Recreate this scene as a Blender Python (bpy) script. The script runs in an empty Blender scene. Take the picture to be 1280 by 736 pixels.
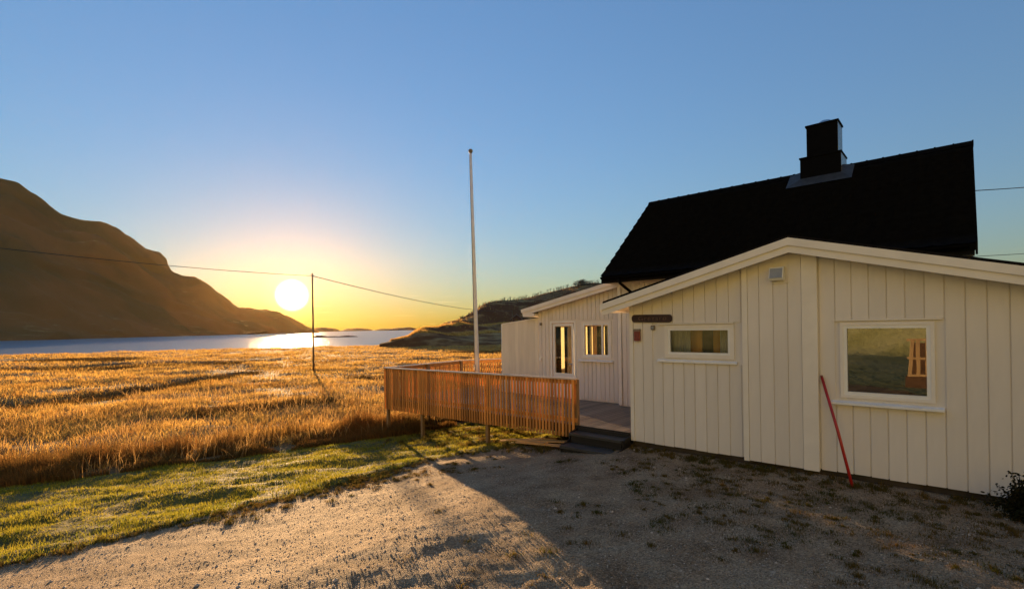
import bpy, math, random
import numpy as np
from mathutils import Vector, Matrix

# ------------------------------------------------------------------ camera, world, sun
SC = bpy.context.scene
COL = SC.collection
RAD = math.radians
EYE = 2.4
F, CX, PY, ROLL = 630.0, 640.0, 408.8, RAD(0.9)
SUN_AZ, SUN_EL = RAD(-23.53), RAD(3.67)

cam_d = bpy.data.cameras.new('camera')
cam = bpy.data.objects.new('camera', cam_d)
COL.objects.link(cam)
cam_d.sensor_fit = 'HORIZONTAL'
cam_d.sensor_width = 36.0
cam_d.lens = F / 1280 * 36.0
cam_d.shift_y = (PY - 368.0) / 1280
cam_d.clip_start = 0.05
cam_d.clip_end = 60000
cam.matrix_world = Matrix.Translation((0, 0, EYE)) @ Matrix.Rotation(RAD(90), 4, 'X') @ Matrix.Rotation(-ROLL, 4, 'Z')
SC.camera = cam

SC.view_settings.view_transform = 'Standard'
SC.view_settings.look = 'None'
SC.view_settings.gamma = 1.0
SC.view_settings.exposure = 1.58
SC.cycles.use_denoising = True
SC.cycles.max_bounces = 8
SC.cycles.transparent_max_bounces = 12
SC.cycles.sample_clamp_indirect = 4.0
SC.cycles.caustics_reflective = False
SC.cycles.caustics_refractive = False

SUN_DIR = Vector((math.sin(SUN_AZ) * math.cos(SUN_EL), math.cos(SUN_AZ) * math.cos(SUN_EL), math.sin(SUN_EL)))
sun_d = bpy.data.lights.new('sun', 'SUN')
sun = bpy.data.objects.new('sun', sun_d)
COL.objects.link(sun)
sun_d.energy = 5.0
sun_d.angle = RAD(0.6)
sun_d.color = (1.0, 0.61, 0.28)
sun.rotation_euler = SUN_DIR.to_track_quat('Z', 'Y').to_euler()

world = bpy.data.worlds.new('World')
SC.world = world
world.use_nodes = True
wt = world.node_tree
wt.nodes.clear()
def wn(t, **k):
    n = wt.nodes.new(t)
    for a, b in k.items():
        setattr(n, a, b)
    return n
sky = wn('ShaderNodeTexSky', sky_type='NISHITA')
sky.sun_disc = False
sky.sun_elevation = SUN_EL
sky.sun_rotation = SUN_AZ
sky.altitude = 0
sky.air_density = 1.6
sky.dust_density = 0.0
sky.ozone_density = 3.0
SKY_STRENGTH = 0.100
bg = wn('ShaderNodeBackground')
bg.inputs['Strength'].default_value = SKY_STRENGTH
gm = wn('ShaderNodeGamma'); gm.inputs['Gamma'].default_value = 0.68
wt.links.new(sky.outputs[0], gm.inputs['Color'])
tint = wn('ShaderNodeVectorMath', operation='MULTIPLY'); tint.inputs[1].default_value = (0.76, 1.055, 1.56)
wt.links.new(gm.outputs[0], tint.inputs[0])
wt.links.new(tint.outputs[0], bg.inputs['Color'])
# the low sun itself: a small disc in the sky with the bright air close round it
tc = wn('ShaderNodeTexCoord')
dot = wn('ShaderNodeVectorMath', operation='DOT_PRODUCT')
wt.links.new(tc.outputs['Generated'], dot.inputs[0])
dot.inputs[1].default_value = SUN_DIR
ac = wn('ShaderNodeMath', operation='ARCCOSINE')
wt.links.new(dot.outputs['Value'], ac.inputs[0])
def band(a0, a1, col, strength, interp='SMOOTHERSTEP'):
    mr = wn('ShaderNodeMapRange', interpolation_type=interp)
    wt.links.new(ac.outputs[0], mr.inputs['Value'])
    mr.inputs['From Min'].default_value = RAD(a0)
    mr.inputs['From Max'].default_value = RAD(a1)
    mr.inputs['To Min'].default_value = strength
    mr.inputs['To Max'].default_value = 0
    b = wn('ShaderNodeBackground')
    b.inputs['Color'].default_value = (*col, 1)
    wt.links.new(mr.outputs[0], b.inputs['Strength'])
    return b
def addsh(a, b):
    s = wn('ShaderNodeAddShader')
    wt.links.new(a.outputs[0], s.inputs[0]); wt.links.new(b.outputs[0], s.inputs[1])
    return s
s = addsh(bg, band(0.7, 1.85, (1.0, 0.90, 0.62), 3.0))
s = addsh(s, band(1.3, 3.6, (1.0, 0.50, 0.08), 0.30))
mpw = wn('ShaderNodeMapping'); mpw.inputs['Scale'].default_value = (3.0, 3.0, 55.0)
wt.links.new(tc.outputs['Generated'], mpw.inputs['Vector'])
nzw = wn('ShaderNodeTexNoise'); nzw.inputs['Scale'].default_value = 3.0; nzw.inputs['Detail'].default_value = 5
wt.links.new(mpw.outputs[0], nzw.inputs['Vector'])
mw = wn('ShaderNodeMapRange', interpolation_type='SMOOTHSTEP'); mw.inputs['From Min'].default_value = 0.60; mw.inputs['From Max'].default_value = 0.74
wt.links.new(nzw.outputs['Fac'], mw.inputs['Value'])
szw = wn('ShaderNodeSeparateXYZ'); wt.links.new(tc.outputs['Generated'], szw.inputs[0])
el_ = wn('ShaderNodeMapRange', interpolation_type='SMOOTHSTEP'); wt.links.new(szw.outputs[2], el_.inputs['Value'])
el_.inputs['From Min'].default_value = 0.11; el_.inputs['From Max'].default_value = 0.04
mm_ = wn('ShaderNodeMath', operation='MULTIPLY'); wt.links.new(mw.outputs[0], mm_.inputs[0]); wt.links.new(el_.outputs[0], mm_.inputs[1])
m2_ = wn('ShaderNodeMath', operation='MULTIPLY'); wt.links.new(mm_.outputs[0], m2_.inputs[0]); m2_.inputs[1].default_value = 0.06
bw_ = wn('ShaderNodeBackground'); bw_.inputs['Color'].default_value = (1.0, 0.55, 0.30, 1); wt.links.new(m2_.outputs[0], bw_.inputs['Strength'])
s = addsh(s, bw_)
wo = wn('ShaderNodeOutputWorld')
wt.links.new(s.outputs[0], wo.inputs['Surface'])

# ------------------------------------------------------------------ place: house frame (u along the porch wall, v into the house)
AZU, AZV = RAD(131.8), RAD(41.8)
UX, UY = math.sin(AZU), math.cos(AZU)
VX, VY = math.sin(AZV), math.cos(AZV)
OX, OY = 2.36382562, 10.07725605
ROTZ = math.atan2(UY, UX)
def ray(x, y):
    a = (x - CX) / F; b = (PY - y) / F
    return np.array([a * math.cos(ROLL) + b * math.sin(ROLL), 1.0, -a * math.sin(ROLL) + b * math.cos(ROLL)])
def at(x, y, Y):
    return np.array([0, 0, EYE]) + ray(x, y) * Y
def to_uv(X, Y):
    return (X - OX) * UX + (Y - OY) * UY, (X - OX) * VX + (Y - OY) * VY
def to_xy(u, v):
    return OX + u * UX + v * VX, OY + u * UY + v * VY
def world_pt(u, v, z):
    x, y = to_xy(u, v)
    return Vector((x, y, z))

# ------------------------------------------------------------------ helpers
rng = np.random.default_rng(7)
random.seed(7)
def tag(o, label=None, cat=None, group=None, kind=None):
    if label: o['label'] = label
    if cat: o['category'] = cat
    if group: o['group'] = group
    if kind: o['kind'] = kind
    return o
def link(name, me, m=None, parent=None, smooth=False):
    o = bpy.data.objects.new(name, me)
    COL.objects.link(o)
    if m is not None and not me.materials:
        me.materials.append(m)
    if parent is not None:
        o.parent = parent
    if smooth:
        me.polygons.foreach_set('use_smooth', [True] * len(me.polygons))
    return o
def empty(name, loc=(0, 0, 0), rz=0):
    o = bpy.data.objects.new(name, None)
    COL.objects.link(o)
    o.location = loc; o.rotation_euler = (0, 0, rz)
    o.empty_display_size = 0.2
    return o
def np_mesh(name, verts, faces, uniform=None):
    """verts (n,3), faces (m,k) all of the same size k"""
    me = bpy.data.meshes.new(name)
    verts = np.asarray(verts, dtype=np.float32); faces = np.asarray(faces, dtype=np.int32)
    k = faces.shape[1]
    me.vertices.add(len(verts)); me.vertices.foreach_set('co', verts.ravel())
    me.loops.add(faces.size); me.loops.foreach_set('vertex_index', faces.ravel())
    me.polygons.add(len(faces))
    me.polygons.foreach_set('loop_start', np.arange(0, faces.size, k, dtype=np.int32))
    me.polygons.foreach_set('loop_total', np.full(len(faces), k, dtype=np.int32))
    me.update(calc_edges=True)
    return me
class MB:
    def __init__(self): self.v = []; self.f = []
    def add(self, vs, fs):
        n = len(self.v); self.v += [tuple(p) for p in vs]; self.f += [tuple(i + n for i in f) for f in fs]; return self
    def box(self, x0, x1, y0, y1, z0, z1):
        return self.add([(x0,y0,z0),(x1,y0,z0),(x1,y1,z0),(x0,y1,z0),(x0,y0,z1),(x1,y0,z1),(x1,y1,z1),(x0,y1,z1)],
                        [(0,3,2,1),(4,5,6,7),(0,1,5,4),(1,2,6,5),(2,3,7,6),(3,0,4,7)])
    def bbox(self, x0, x1, y0, y1, z0, z1, b=0.004):
        """box with bevelled long edges: chamfered all round in plan, height kept"""
        pts = [(x0+b,y0),(x1-b,y0),(x1,y0+b),(x1,y1-b),(x1-b,y1),(x0+b,y1),(x0,y1-b),(x0,y0+b)]
        return self.prism(pts, z0, z1)
    def prism(self, pts, z0, z1):
        n = len(pts)
        vs = [(p[0], p[1], z0) for p in pts] + [(p[0], p[1], z1) for p in pts]
        fs = [tuple(range(n - 1, -1, -1)), tuple(range(n, 2 * n))] + [(i, (i + 1) % n, n + (i + 1) % n, n + i) for i in range(n)]
        return self.add(vs, fs)
    def prism_y(self, pts, y0, y1):
        """pts in (x,z), extruded along y"""
        n = len(pts)
        vs = [(p[0], y0, p[1]) for p in pts] + [(p[0], y1, p[1]) for p in pts]
        fs = [tuple(range(n)), tuple(range(2 * n - 1, n - 1, -1))] + [(i, n + i, n + (i + 1) % n, (i + 1) % n) for i in range(n)]
        return self.add(vs, fs)
    def prism_x(self, pts, x0, x1):
        """pts in (y,z), extruded along x"""
        n = len(pts)
        vs = [(x0, p[0], p[1]) for p in pts] + [(x1, p[0], p[1]) for p in pts]
        fs = [tuple(range(n - 1, -1, -1)), tuple(range(n, 2 * n))] + [(i, (i + 1) % n, n + (i + 1) % n, n + i) for i in range(n)]
        return self.add(vs, fs)
    def tube(self, pts, radii, n=8):
        pts = [Vector(p) for p in pts]
        if not hasattr(radii, '__len__'): radii = [radii] * len(pts)
        base = len(self.v)
        up = Vector((0, 0, 1))
        for i, p in enumerate(pts):
            d = (pts[min(i + 1, len(pts) - 1)] - pts[max(i - 1, 0)]).normalized()
            a = d.cross(up if abs(d.z) < 0.95 else Vector((1, 0, 0))).normalized(); b = d.cross(a)
            for k in range(n):
                t = 2 * math.pi * k / n
                self.v.append(tuple(p + (a * math.cos(t) + b * math.sin(t)) * radii[i]))
        for i in range(len(pts) - 1):
            for k in range(n):
                k2 = (k + 1) % n
                self.f.append((base + i*n + k, base + i*n + k2, base + (i+1)*n + k2, base + (i+1)*n + k))
        self.f.append(tuple(base + k for k in range(n - 1, -1, -1)))
        self.f.append(tuple(base + (len(pts)-1)*n + k for k in range(n)))
        return self
    def mesh(self, name):
        me = bpy.data.meshes.new(name); me.from_pydata(self.v, [], self.f); me.update()
        import bmesh
        b = bmesh.new(); b.from_mesh(me); bmesh.ops.recalc_face_normals(b, faces=b.faces); b.to_mesh(me); b.free()
        return me
    def build(self, name, m, parent=None, smooth=False):
        return link(name, self.mesh(name), m, parent, smooth)

# value noise
_P = np.random.default_rng(3).permutation(512)
def vnoise(x, y):
    xi = np.floor(x).astype(int); yi = np.floor(y).astype(int)
    fx = x - xi; fy = y - yi
    fx = fx * fx * (3 - 2 * fx); fy = fy * fy * (3 - 2 * fy)
    def hsh(a, b): return _P[(_P[a & 511] + b) & 511] / 511.0
    a = hsh(xi, yi); b = hsh(xi + 1, yi); c = hsh(xi, yi + 1); d = hsh(xi + 1, yi + 1)
    return (a * (1 - fx) + b * fx) * (1 - fy) + (c * (1 - fx) + d * fx) * fy
def fbm(x, y, o=4, g=0.5):
    s = 0; a = 1; t = 0
    for i in range(o):
        s = s + a * vnoise(x * 2 ** i + 17.3 * i, y * 2 ** i - 9.1 * i); t += a; a *= g
    return s / t * 2 - 1
def sstep(a, b, x):
    t = np.clip((x - a) / (b - a), 0, 1); return t * t * (3 - 2 * t)

# ------------------------------------------------------------------ materials
def mat(name, base, rough=0.7, var=0.15, scale=6.0, stretch=(1, 1, 1), bump=0.0, bscale=40.0, spec=0.5, metal=0.0, base2=None,
        detail=4, bdist=0.01, island=0.0, coord='Object'):
    m = bpy.data.materials.new(name); m.use_nodes = True
    nt = m.node_tree; N = nt.nodes; L = nt.links
    p = N['Principled BSDF']
    p.inputs['Roughness'].default_value = rough
    p.inputs['Specular IOR Level'].default_value = spec
    p.inputs['Metallic'].default_value = metal
    t = N.new('ShaderNodeTexCoord'); mp = N.new('ShaderNodeMapping')
    mp.inputs['Scale'].default_value = stretch
    L.new(t.outputs[coord], mp.inputs['Vector'])
    nz = N.new('ShaderNodeTexNoise'); nz.inputs['Scale'].default_value = scale; nz.inputs['Detail'].default_value = detail
    L.new(mp.outputs[0], nz.inputs['Vector'])
    mx = N.new('ShaderNodeMix'); mx.data_type = 'RGBA'
    b2 = base2 or tuple(c * (1 - var) for c in base)
    b1 = base if base2 else tuple(min(1, c * (1 + var)) for c in base)
    mx.inputs['A'].default_value = (*b1, 1); mx.inputs['B'].default_value = (*b2, 1)
    cr = N.new('ShaderNodeMapRange'); cr.inputs['From Min'].default_value = 0.3; cr.inputs['From Max'].default_value = 0.7
    L.new(nz.outputs['Fac'], cr.inputs['Value']); L.new(cr.outputs[0], mx.inputs['Factor'])
    out = mx.outputs['Result']
    if island:
        oi = N.new('ShaderNodeObjectInfo') if island > 0 else N.new('ShaderNodeNewGeometry')
        rnd = oi.outputs['Random'] if island > 0 else oi.outputs['Random Per Island']
        mr = N.new('ShaderNodeMapRange'); mr.inputs['To Min'].default_value = 1 - abs(island); mr.inputs['To Max'].default_value = 1 + abs(island)
        L.new(rnd, mr.inputs['Value'])
        mm = N.new('ShaderNodeVectorMath'); mm.operation = 'SCALE'
        L.new(out, mm.inputs[0]); L.new(mr.outputs[0], mm.inputs['Scale']); out = mm.outputs[0]
    L.new(out, p.inputs['Base Color'])
    if bump:
        nb = N.new('ShaderNodeTexNoise'); nb.inputs['Scale'].default_value = bscale; nb.inputs['Detail'].default_value = 5
        L.new(mp.outputs[0], nb.inputs['Vector'])
        bp = N.new('ShaderNodeBump'); bp.inputs['Strength'].default_value = bump; bp.inputs['Distance'].default_value = bdist
        L.new(nb.outputs['Fac'], bp.inputs['Height']); L.new(bp.outputs[0], p.inputs['Normal'])
    return m
def blade_mat(name, c1, c2, trans=0.5, root=None, scale=0.6):
    m = bpy.data.materials.new(name); m.use_nodes = True
    nt = m.node_tree; N = nt.nodes; L = nt.links
    N.clear()
    o = N.new('ShaderNodeOutputMaterial')
    g = N.new('ShaderNodeNewGeometry'); t = N.new('ShaderNodeTexCoord')
    nz = N.new('ShaderNodeTexNoise'); nz.inputs['Scale'].default_value = scale; nz.inputs['Detail'].default_value = 4
    L.new(t.outputs['Object'], nz.inputs['Vector'])
    ad = N.new('ShaderNodeMath'); ad.operation = 'MULTIPLY_ADD'
    L.new(g.outputs['Random Per Island'], ad.inputs[0]); ad.inputs[1].default_value = 0.5
    L.new(nz.outputs['Fac'], ad.inputs[2])
    mr = N.new('ShaderNodeMapRange'); mr.inputs['From Min'].default_value = 0.45; mr.inputs['From Max'].default_value = 1.05
    L.new(ad.outputs[0], mr.inputs['Value'])
    mx = N.new('ShaderNodeMix'); mx.data_type = 'RGBA'
    mx.inputs['A'].default_value = (*c1, 1); mx.inputs['B'].default_value = (*c2, 1)
    L.new(mr.outputs[0], mx.inputs['Factor'])
    d = N.new('ShaderNodeBsdfDiffuse'); tr = N.new('ShaderNodeBsdfTranslucent'); ms = N.new('ShaderNodeMixShader')
    ms.inputs[0].default_value = trans
    L.new(mx.outputs['Result'], d.inputs[0]); L.new(mx.outputs['Result'], tr.inputs[0])
    L.new(d.outputs[0], ms.inputs[1]); L.new(tr.outputs[0], ms.inputs[2])
    L.new(ms.outputs[0], o.inputs['Surface'])
    return m
def glass_mat(name, refl=0.12, tint=(0.9, 0.93, 0.9)):
    m = bpy.data.materials.new(name); m.use_nodes = True
    N = m.node_tree.nodes; L = m.node_tree.links; N.clear()
    o = N.new('ShaderNodeOutputMaterial'); g = N.new('ShaderNodeBsdfGlossy'); g.inputs['Roughness'].default_value = 0.0
    t = N.new('ShaderNodeBsdfTransparent'); t.inputs[0].default_value = (*tint, 1)
    ms = N.new('ShaderNodeMixShader'); lw = N.new('ShaderNodeFresnel'); lw.inputs['IOR'].default_value = 1.5
    ad = N.new('ShaderNodeMath'); ad.operation = 'ADD'; ad.use_clamp = True; ad.inputs[1].default_value = refl
    L.new(lw.outputs[0], ad.inputs[0]); L.new(ad.outputs[0], ms.inputs[0])
    nz = N.new('ShaderNodeTexNoise'); nz.inputs['Scale'].default_value = 1.3
    bp = N.new('ShaderNodeBump'); bp.inputs['Strength'].default_value = 0.05; bp.inputs['Distance'].default_value = 0.01
    tcn = N.new('ShaderNodeTexCoord'); L.new(tcn.outputs['Object'], nz.inputs['Vector']); L.new(nz.outputs['Fac'], bp.inputs['Height'])
    L.new(bp.outputs[0], g.inputs['Normal'])
    L.new(t.outputs[0], ms.inputs[1]); L.new(g.outputs[0], ms.inputs[2]); L.new(ms.outputs[0], o.inputs['Surface'])
    return m
M = {}
M['cream'] = mat('cream_paint', (0.77, 0.72, 0.665), 0.55, 0.08, 1.2, (3, 3, 0.5), 0.25, 60, island=0.05, bdist=0.004)
M['trim'] = mat('trim_paint', (0.85, 0.80, 0.73), 0.5, 0.05, 3.0, (1, 1, 1), 0.15, 50, bdist=0.003)
M['white'] = mat('white_paint', (0.86, 0.86, 0.85), 0.35, 0.05, 4.0, bump=0.1, bdist=0.002)
M['screen'] = mat('screen_paint', (0.80, 0.74, 0.62), 0.6, 0.06, 2.0, (4, 4, 0.5), 0.2, 60, island=0.05, bdist=0.003)
M['wall_back'] = mat('wall_backing', (0.30, 0.25, 0.17), 0.7, 0.08, 2.0)
M['soffit'] = mat('soffit_paint', (0.62, 0.50, 0.32), 0.6, 0.06)
M['roof'] = mat('black_roof', (0.0045, 0.0045, 0.005), 0.95, 0.3, 8.0, spec=0.05, bump=0.2)
M['roof_edge'] = mat('black_felt', (0.010, 0.009, 0.009), 0.9, 0.2, spec=0.1)
M['black_metal'] = mat('black_sheet_metal', (0.004, 0.004, 0.005), 0.6, 0.2, spec=0.03)
M['lead'] = mat('lead_flashing', (0.035, 0.038, 0.042), 0.5, 0.3, 9.0, bump=0.3, spec=0.3)
M['steel'] = mat('bright_steel', (0.6, 0.6, 0.6), 0.25, 0.1, metal=1.0)
M['foundation'] = mat('foundation', (0.055, 0.042, 0.032), 0.9, 0.4, 5.0, bump=0.5)
M['rail_wood'] = mat('stained_rail_wood', (0.62, 0.255, 0.055), 0.6, 0.3, 3.0, (3, 3, 0.4), 0.4, 60, island=0.45, bdist=0.004)
M['rail_cap'] = mat('rail_cap_wood', (0.62, 0.50, 0.40), 0.4, 0.2, 3.0, (0.5, 4, 4), 0.3, 40, bdist=0.003)  # paler than the pickets, pinkish highlights put into the colour
M['deck'] = mat('weathered_deck', (0.20, 0.155, 0.11), 0.6, 0.3, 4.0, (5, 0.4, 5), 0.5, 50, island=0.25, bdist=0.004)
M['dark_wood'] = mat('dark_stained_step', (0.016, 0.013, 0.012), 0.5, 0.3, 4.0, (0.5, 5, 5), 0.4, 40, spec=0.4, bdist=0.004)
M['tread'] = mat('lighter_tread', (0.050, 0.048, 0.046), 0.45, 0.3, 4.0, (0.5, 5, 5), 0.4, 40, spec=0.4, bdist=0.004)  # treads a lighter tone than the risers
M['post_wood'] = mat('post_wood', (0.25, 0.15, 0.07), 0.7, 0.3, 3.0, (3, 3, 0.5), 0.4, island=0.15)
M['plank'] = mat('loose_plank', (0.62, 0.33, 0.11), 0.6, 0.3, 4.0, (0.5, 4, 4), 0.3, island=0.2)
M['pole'] = mat('pole_white', (0.80, 0.76, 0.74), 0.35, 0.08)
M['util'] = mat('utility_pole_wood', (0.20, 0.13, 0.075), 0.85, 0.3, 2.0, (4, 4, 0.4), 0.4)
M['cable'] = mat('cable', (0.03, 0.022, 0.018), 0.7, 0.1)
M['glass'] = glass_mat('window_glass', 0.0)
M['glass_big'] = glass_mat('window_glass_coated', 0.13, (0.6, 0.62, 0.6))
M['room_dark'] = mat('room_dark_wall', (0.16, 0.12, 0.08), 0.8, 0.2)
M['room_wood'] = mat('room_wood', (0.62, 0.27, 0.04), 0.5, 0.25, 2.0, (3, 3, 0.4))
M['room_grey'] = mat('curtain_grey', (0.42, 0.40, 0.42), 0.9, 0.2, 5.0, (8, 8, 0.3))
M['red'] = mat('red_plastic', (0.42, 0.018, 0.015), 0.4, 0.15)
M['darkred'] = mat('dark_red_box', (0.22, 0.045, 0.03), 0.5, 0.3, 20)
M['sign'] = mat('dark_carved_sign', (0.035, 0.014, 0.010), 0.6, 0.4, 8, (1, 1, 4), 0.4)
M['sign_letter'] = mat('carved_letters', (0.13, 0.075, 0.05), 0.7, 0.3, 20)
M['grey_plastic'] = mat('grey_plastic', (0.30, 0.32, 0.35), 0.4, 0.1)
M['box_dark'] = mat('box_brown', (0.20, 0.16, 0.12), 0.6, 0.2)
M['pendant'] = mat('white_lamp_shade', (0.8, 0.78, 0.7), 0.5, 0.05)
def curtain(name, c):
    return blade_mat(name, c, tuple(x * 0.85 for x in c), 0.6, scale=3)
M['curtain'] = curtain('thin_cream_curtain', (0.88, 0.76, 0.50))

# ------------------------------------------------------------------ terrain
KU = [-400, -30, -14, -10, -6.7, -4, -1.2, 0, 0.5, 60]
KZ = [-1.5, -1.5, -1.42, -1.02, -0.72, -0.52, -0.20, -0.03, 0.0, 0.0]
EV = [-30, -8.7, -7.0, -5.9, -4.66, -3.37, -1.95, -0.8, 0.35, 1.5, 12]
EU = [-4.6, -4.23, -3.94, -3.89, -3.70, -3.62, -3.74, -3.0, -2.27, -1.6, -1.4]
FV = [-30, -8.24, -6.98, -5.47, -3.91, -1.8, 0.14, 3.0, 20]
FU = [-17.0, -12.2, -10.9, -10.3, -9.4, -8.7, -7.5, -7.3, -8.0]
def edge_u(v): return np.interp(v, EV, EU)
def field_u(v): return np.interp(v, FV, FU)
SHORE = 132.0
def height(X, Y):
    X = np.asarray(X, float); Y = np.asarray(Y, float)
    u, v = to_uv(X, Y)
    back = sstep(4.0, 14.0, -Y)                       # behind the viewer the ground rises again
    h = np.interp(u, KU, KZ)
    h = h * (1 - back * 0.6)
    eu = edge_u(v); fu = field_u(v)
    lawn = sstep(0.0, 0.35, eu - u) * (1 - sstep(-0.5, 0.8, fu - u))
    h = h + lawn * (0.085 * fbm(X * 0.9 + 0.4 * Y, Y * 1.9 - 0.3 * X, 4, 0.6) + 0.02 * fbm(X * 5, Y * 5, 2)) * (1 + 0.6 * sstep(-8, -2, -Y))
    # a low turf lip along the gravel and a rough hollow strip in the gravel edge
    h = h + 0.07 * np.exp(-((eu - u - 0.25) / 0.3) ** 2) * (0.7 + 0.6 * fbm(X * 1.3, Y * 1.3, 2)) * sstep(-9, -3, -v) 
    grav = 1 - sstep(-0.1, 0.3, eu - u)
    h = h + grav * (0.016 * fbm(X * 0.9, Y * 0.9, 3) + 0.014 * fbm(X * 2.3, Y * 3.4, 3) + 0.010 * fbm(X * 8, Y * 11, 2))
    field = sstep(0.0, 3.0, fu - u)
    h = h + field * (0.20 * fbm(X * 0.16, Y * 0.3, 3) + 0.09 * fbm(X * 0.9, Y * 0.9, 3)) * (1 - back)
    # long ditches crossing the field
    r = np.hypot(X, Y)
    def ditch(x0, y0, x1, y1, w, dep):
        dx, dy = x1 - x0, y1 - y0; Lg = math.hypot(dx, dy)
        t = np.clip(((X - x0) * dx + (Y - y0) * dy) / Lg ** 2, 0, 1)
        wob = 0.8 * fbm(X * 0.15, Y * 0.15, 2)
        dist = np.hypot(X - x0 - t * dx + wob, Y - y0 - t * dy)
        return -dep * np.exp(-(dist / w) ** 2)
    h = h + ditch(-31, 22, -26.0, 33, 2.2, 0.45) + ditch(-26.0, 33, -25, 46, 1.5, 0.35) + ditch(-80, 52, -34, 66, 2.2, 0.6) + ditch(-10, 52, 16, 38, 1.2, 0.5)
    # shore
    sh = SHORE + 14 * fbm(X * 0.02 + 5, Y * 0.02, 2) + np.clip(-X - 40, 0, 200) * 0.05
    h = h - 3.0 * sstep(-3, 14, r - sh) * (Y > 0)
    # slope behind the viewer, steepened to bounce sun onto the house
    h = h + 0.80 * np.clip(-Y - 17, 0, 110) * (1 + 0.15 * fbm(X * 0.03, Y * 0.03, 3)) + 1.2 * fbm(X * 0.12, Y * 0.12, 3) * sstep(20, 40, -Y)
    return h

def polar_grid(thetas, radii):
    T, Rr = np.meshgrid(thetas, radii, indexing='ij')
    X = np.sin(T) * Rr; Y = np.cos(T) * Rr
    return X, Y
th_front = np.radians(np.arange(-62, 62.01, 0.28))
th_back = np.radians(np.arange(64, 298, 3.0))
thetas = np.concatenate([th_front, th_back])
radii = np.concatenate([[0.02, 0.6, 1.2, 2.0, 2.6], 3.0 * 1.0125 ** np.arange(0, 190), 3.0 * 1.0125 ** 189 * 1.03 ** np.arange(1, 62)])
GX, GY = polar_grid(thetas, radii)
GZ = height(GX, GY)
nt_, nr_ = GX.shape
V = np.stack([GX, GY, GZ], -1).reshape(-1, 3)
I = np.arange(nt_ * nr_).reshape(nt_, nr_)
Inx = np.roll(I, -1, axis=0)
quads = np.stack([I[:, :-1], I[:, 1:], Inx[:, 1:], Inx[:, :-1]], -1).reshape(-1, 4)
cen = V[quads].mean(1)
cu, cv = to_uv(cen[:, 0], cen[:, 1])
wig = 0.22 * fbm(cen[:, 0] * 1.2, cen[:, 1] * 1.2, 3)
is_gravel = (cu > edge_u(cv) + wig) & (cen[:, 1] > -1.5 + wig * 3) & (cv < 9)
is_back = (cen[:, 1] < -1.4 + wig * 3)
is_lawn = (~is_gravel) & (~is_back) & (cu > field_u(cv) + wig)

def ground_mat(name, cols, scale, bump, bdist, pebble=0.0, rough=0.85, patch=None):
    m = bpy.data.materials.new(name); m.use_nodes = True
    N = m.node_tree.nodes; L = m.node_tree.links; p = N['Principled BSDF']
    p.inputs['Roughness'].default_value = rough; p.inputs['Specular IOR Level'].default_value = 0.2
    t = N.new('ShaderNodeTexCoord')
    n1 = N.new('ShaderNodeTexNoise'); n1.inputs['Scale'].default_value = scale; n1.inputs['Detail'].default_value = 8
    L.new(t.outputs['Object'], n1.inputs['Vector'])
    r = N.new('ShaderNodeValToRGB'); L.new(n1.outputs['Fac'], r.inputs['Fac'])
    el = r.color_ramp.elements
    el[0].position = 0.3; el[0].color = (*cols[0], 1); el[1].position = 0.7; el[1].color = (*cols[-1], 1)
    if len(cols) > 2:
        e = el.new(0.5); e.color = (*cols[1], 1)
    out = r.outputs[0]
    n2 = N.new('ShaderNodeTexNoise'); n2.inputs['Scale'].default_value = scale * 9; n2.inputs['Detail'].default_value = 6
    L.new(t.outputs['Object'], n2.inputs['Vector'])
    hsum = n2.outputs['Fac']
    if pebble:
        vo = N.new('ShaderNodeTexVoronoi'); vo.inputs['Scale'].default_value = pebble; vo.inputs['Randomness'].default_value = 1
        L.new(t.outputs['Object'], vo.inputs['Vector'])
        mr = N.new('ShaderNodeMapRange'); mr.inputs['To Min'].default_value = 0.55; mr.inputs['To Max'].default_value = 1.5
        sep = N.new('ShaderNodeSeparateColor'); L.new(vo.outputs['Color'], sep.inputs[0]); L.new(sep.outputs[0], mr.inputs['Value'])
        sc = N.new('ShaderNodeVectorMath'); sc.operation = 'SCALE'; L.new(out, sc.inputs[0]); L.new(mr.outputs[0], sc.inputs['Scale']); out = sc.outputs[0]
        iv = N.new('ShaderNodeMath'); iv.operation = 'MULTIPLY_ADD'; iv.inputs[1].default_value = -1.6
        L.new(vo.outputs['Distance'], iv.inputs[0]); L.new(n2.outputs['Fac'], iv.inputs[2]); hsum = iv.outputs[0]
    L.new(out, p.inputs['Base Color'])
    b = N.new('ShaderNodeBump'); b.inputs['Strength'].default_value = bump; b.inputs['Distance'].default_value = bdist
    L.new(hsum, b.inputs['Height']); L.new(b.outputs[0], p.inputs['Normal'])
    return m
M['gravel'] = ground_mat('gravel', [(0.22, 0.140, 0.075), (0.35, 0.245, 0.145), (0.44, 0.33, 0.205)], 1.6, 1.0, 0.02, pebble=70)
M['lawn'] = ground_mat('lawn_soil', [(0.06, 0.055, 0.012), (0.10, 0.09, 0.02), (0.15, 0.12, 0.035)], 2.5, 0.8, 0.03)
M['field'] = ground_mat('field_soil', [(0.10, 0.055, 0.018), (0.19, 0.11, 0.035), (0.32, 0.20, 0.07)], 0.35, 1.0, 0.12)
def sub_grid(name, mask, m):
    q = quads[mask]
    used, inv = np.unique(q, return_inverse=True)
    o = link(name, np_mesh(name, V[used], inv.reshape(-1, 4)), m, smooth=True)
    tag(o, kind='structure')
    return o
tag(sub_grid('gravel_yard', is_gravel, M['gravel']), 'grey brown gravel yard in front of the house')
tag(sub_grid('lawn', is_lawn, M['lawn']), 'mown grass strip between gravel yard and golden meadow')
tag(sub_grid('meadow_ground', ~(is_gravel | is_lawn | is_back), M['field']), 'flat meadow ground reaching to the shore')

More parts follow.
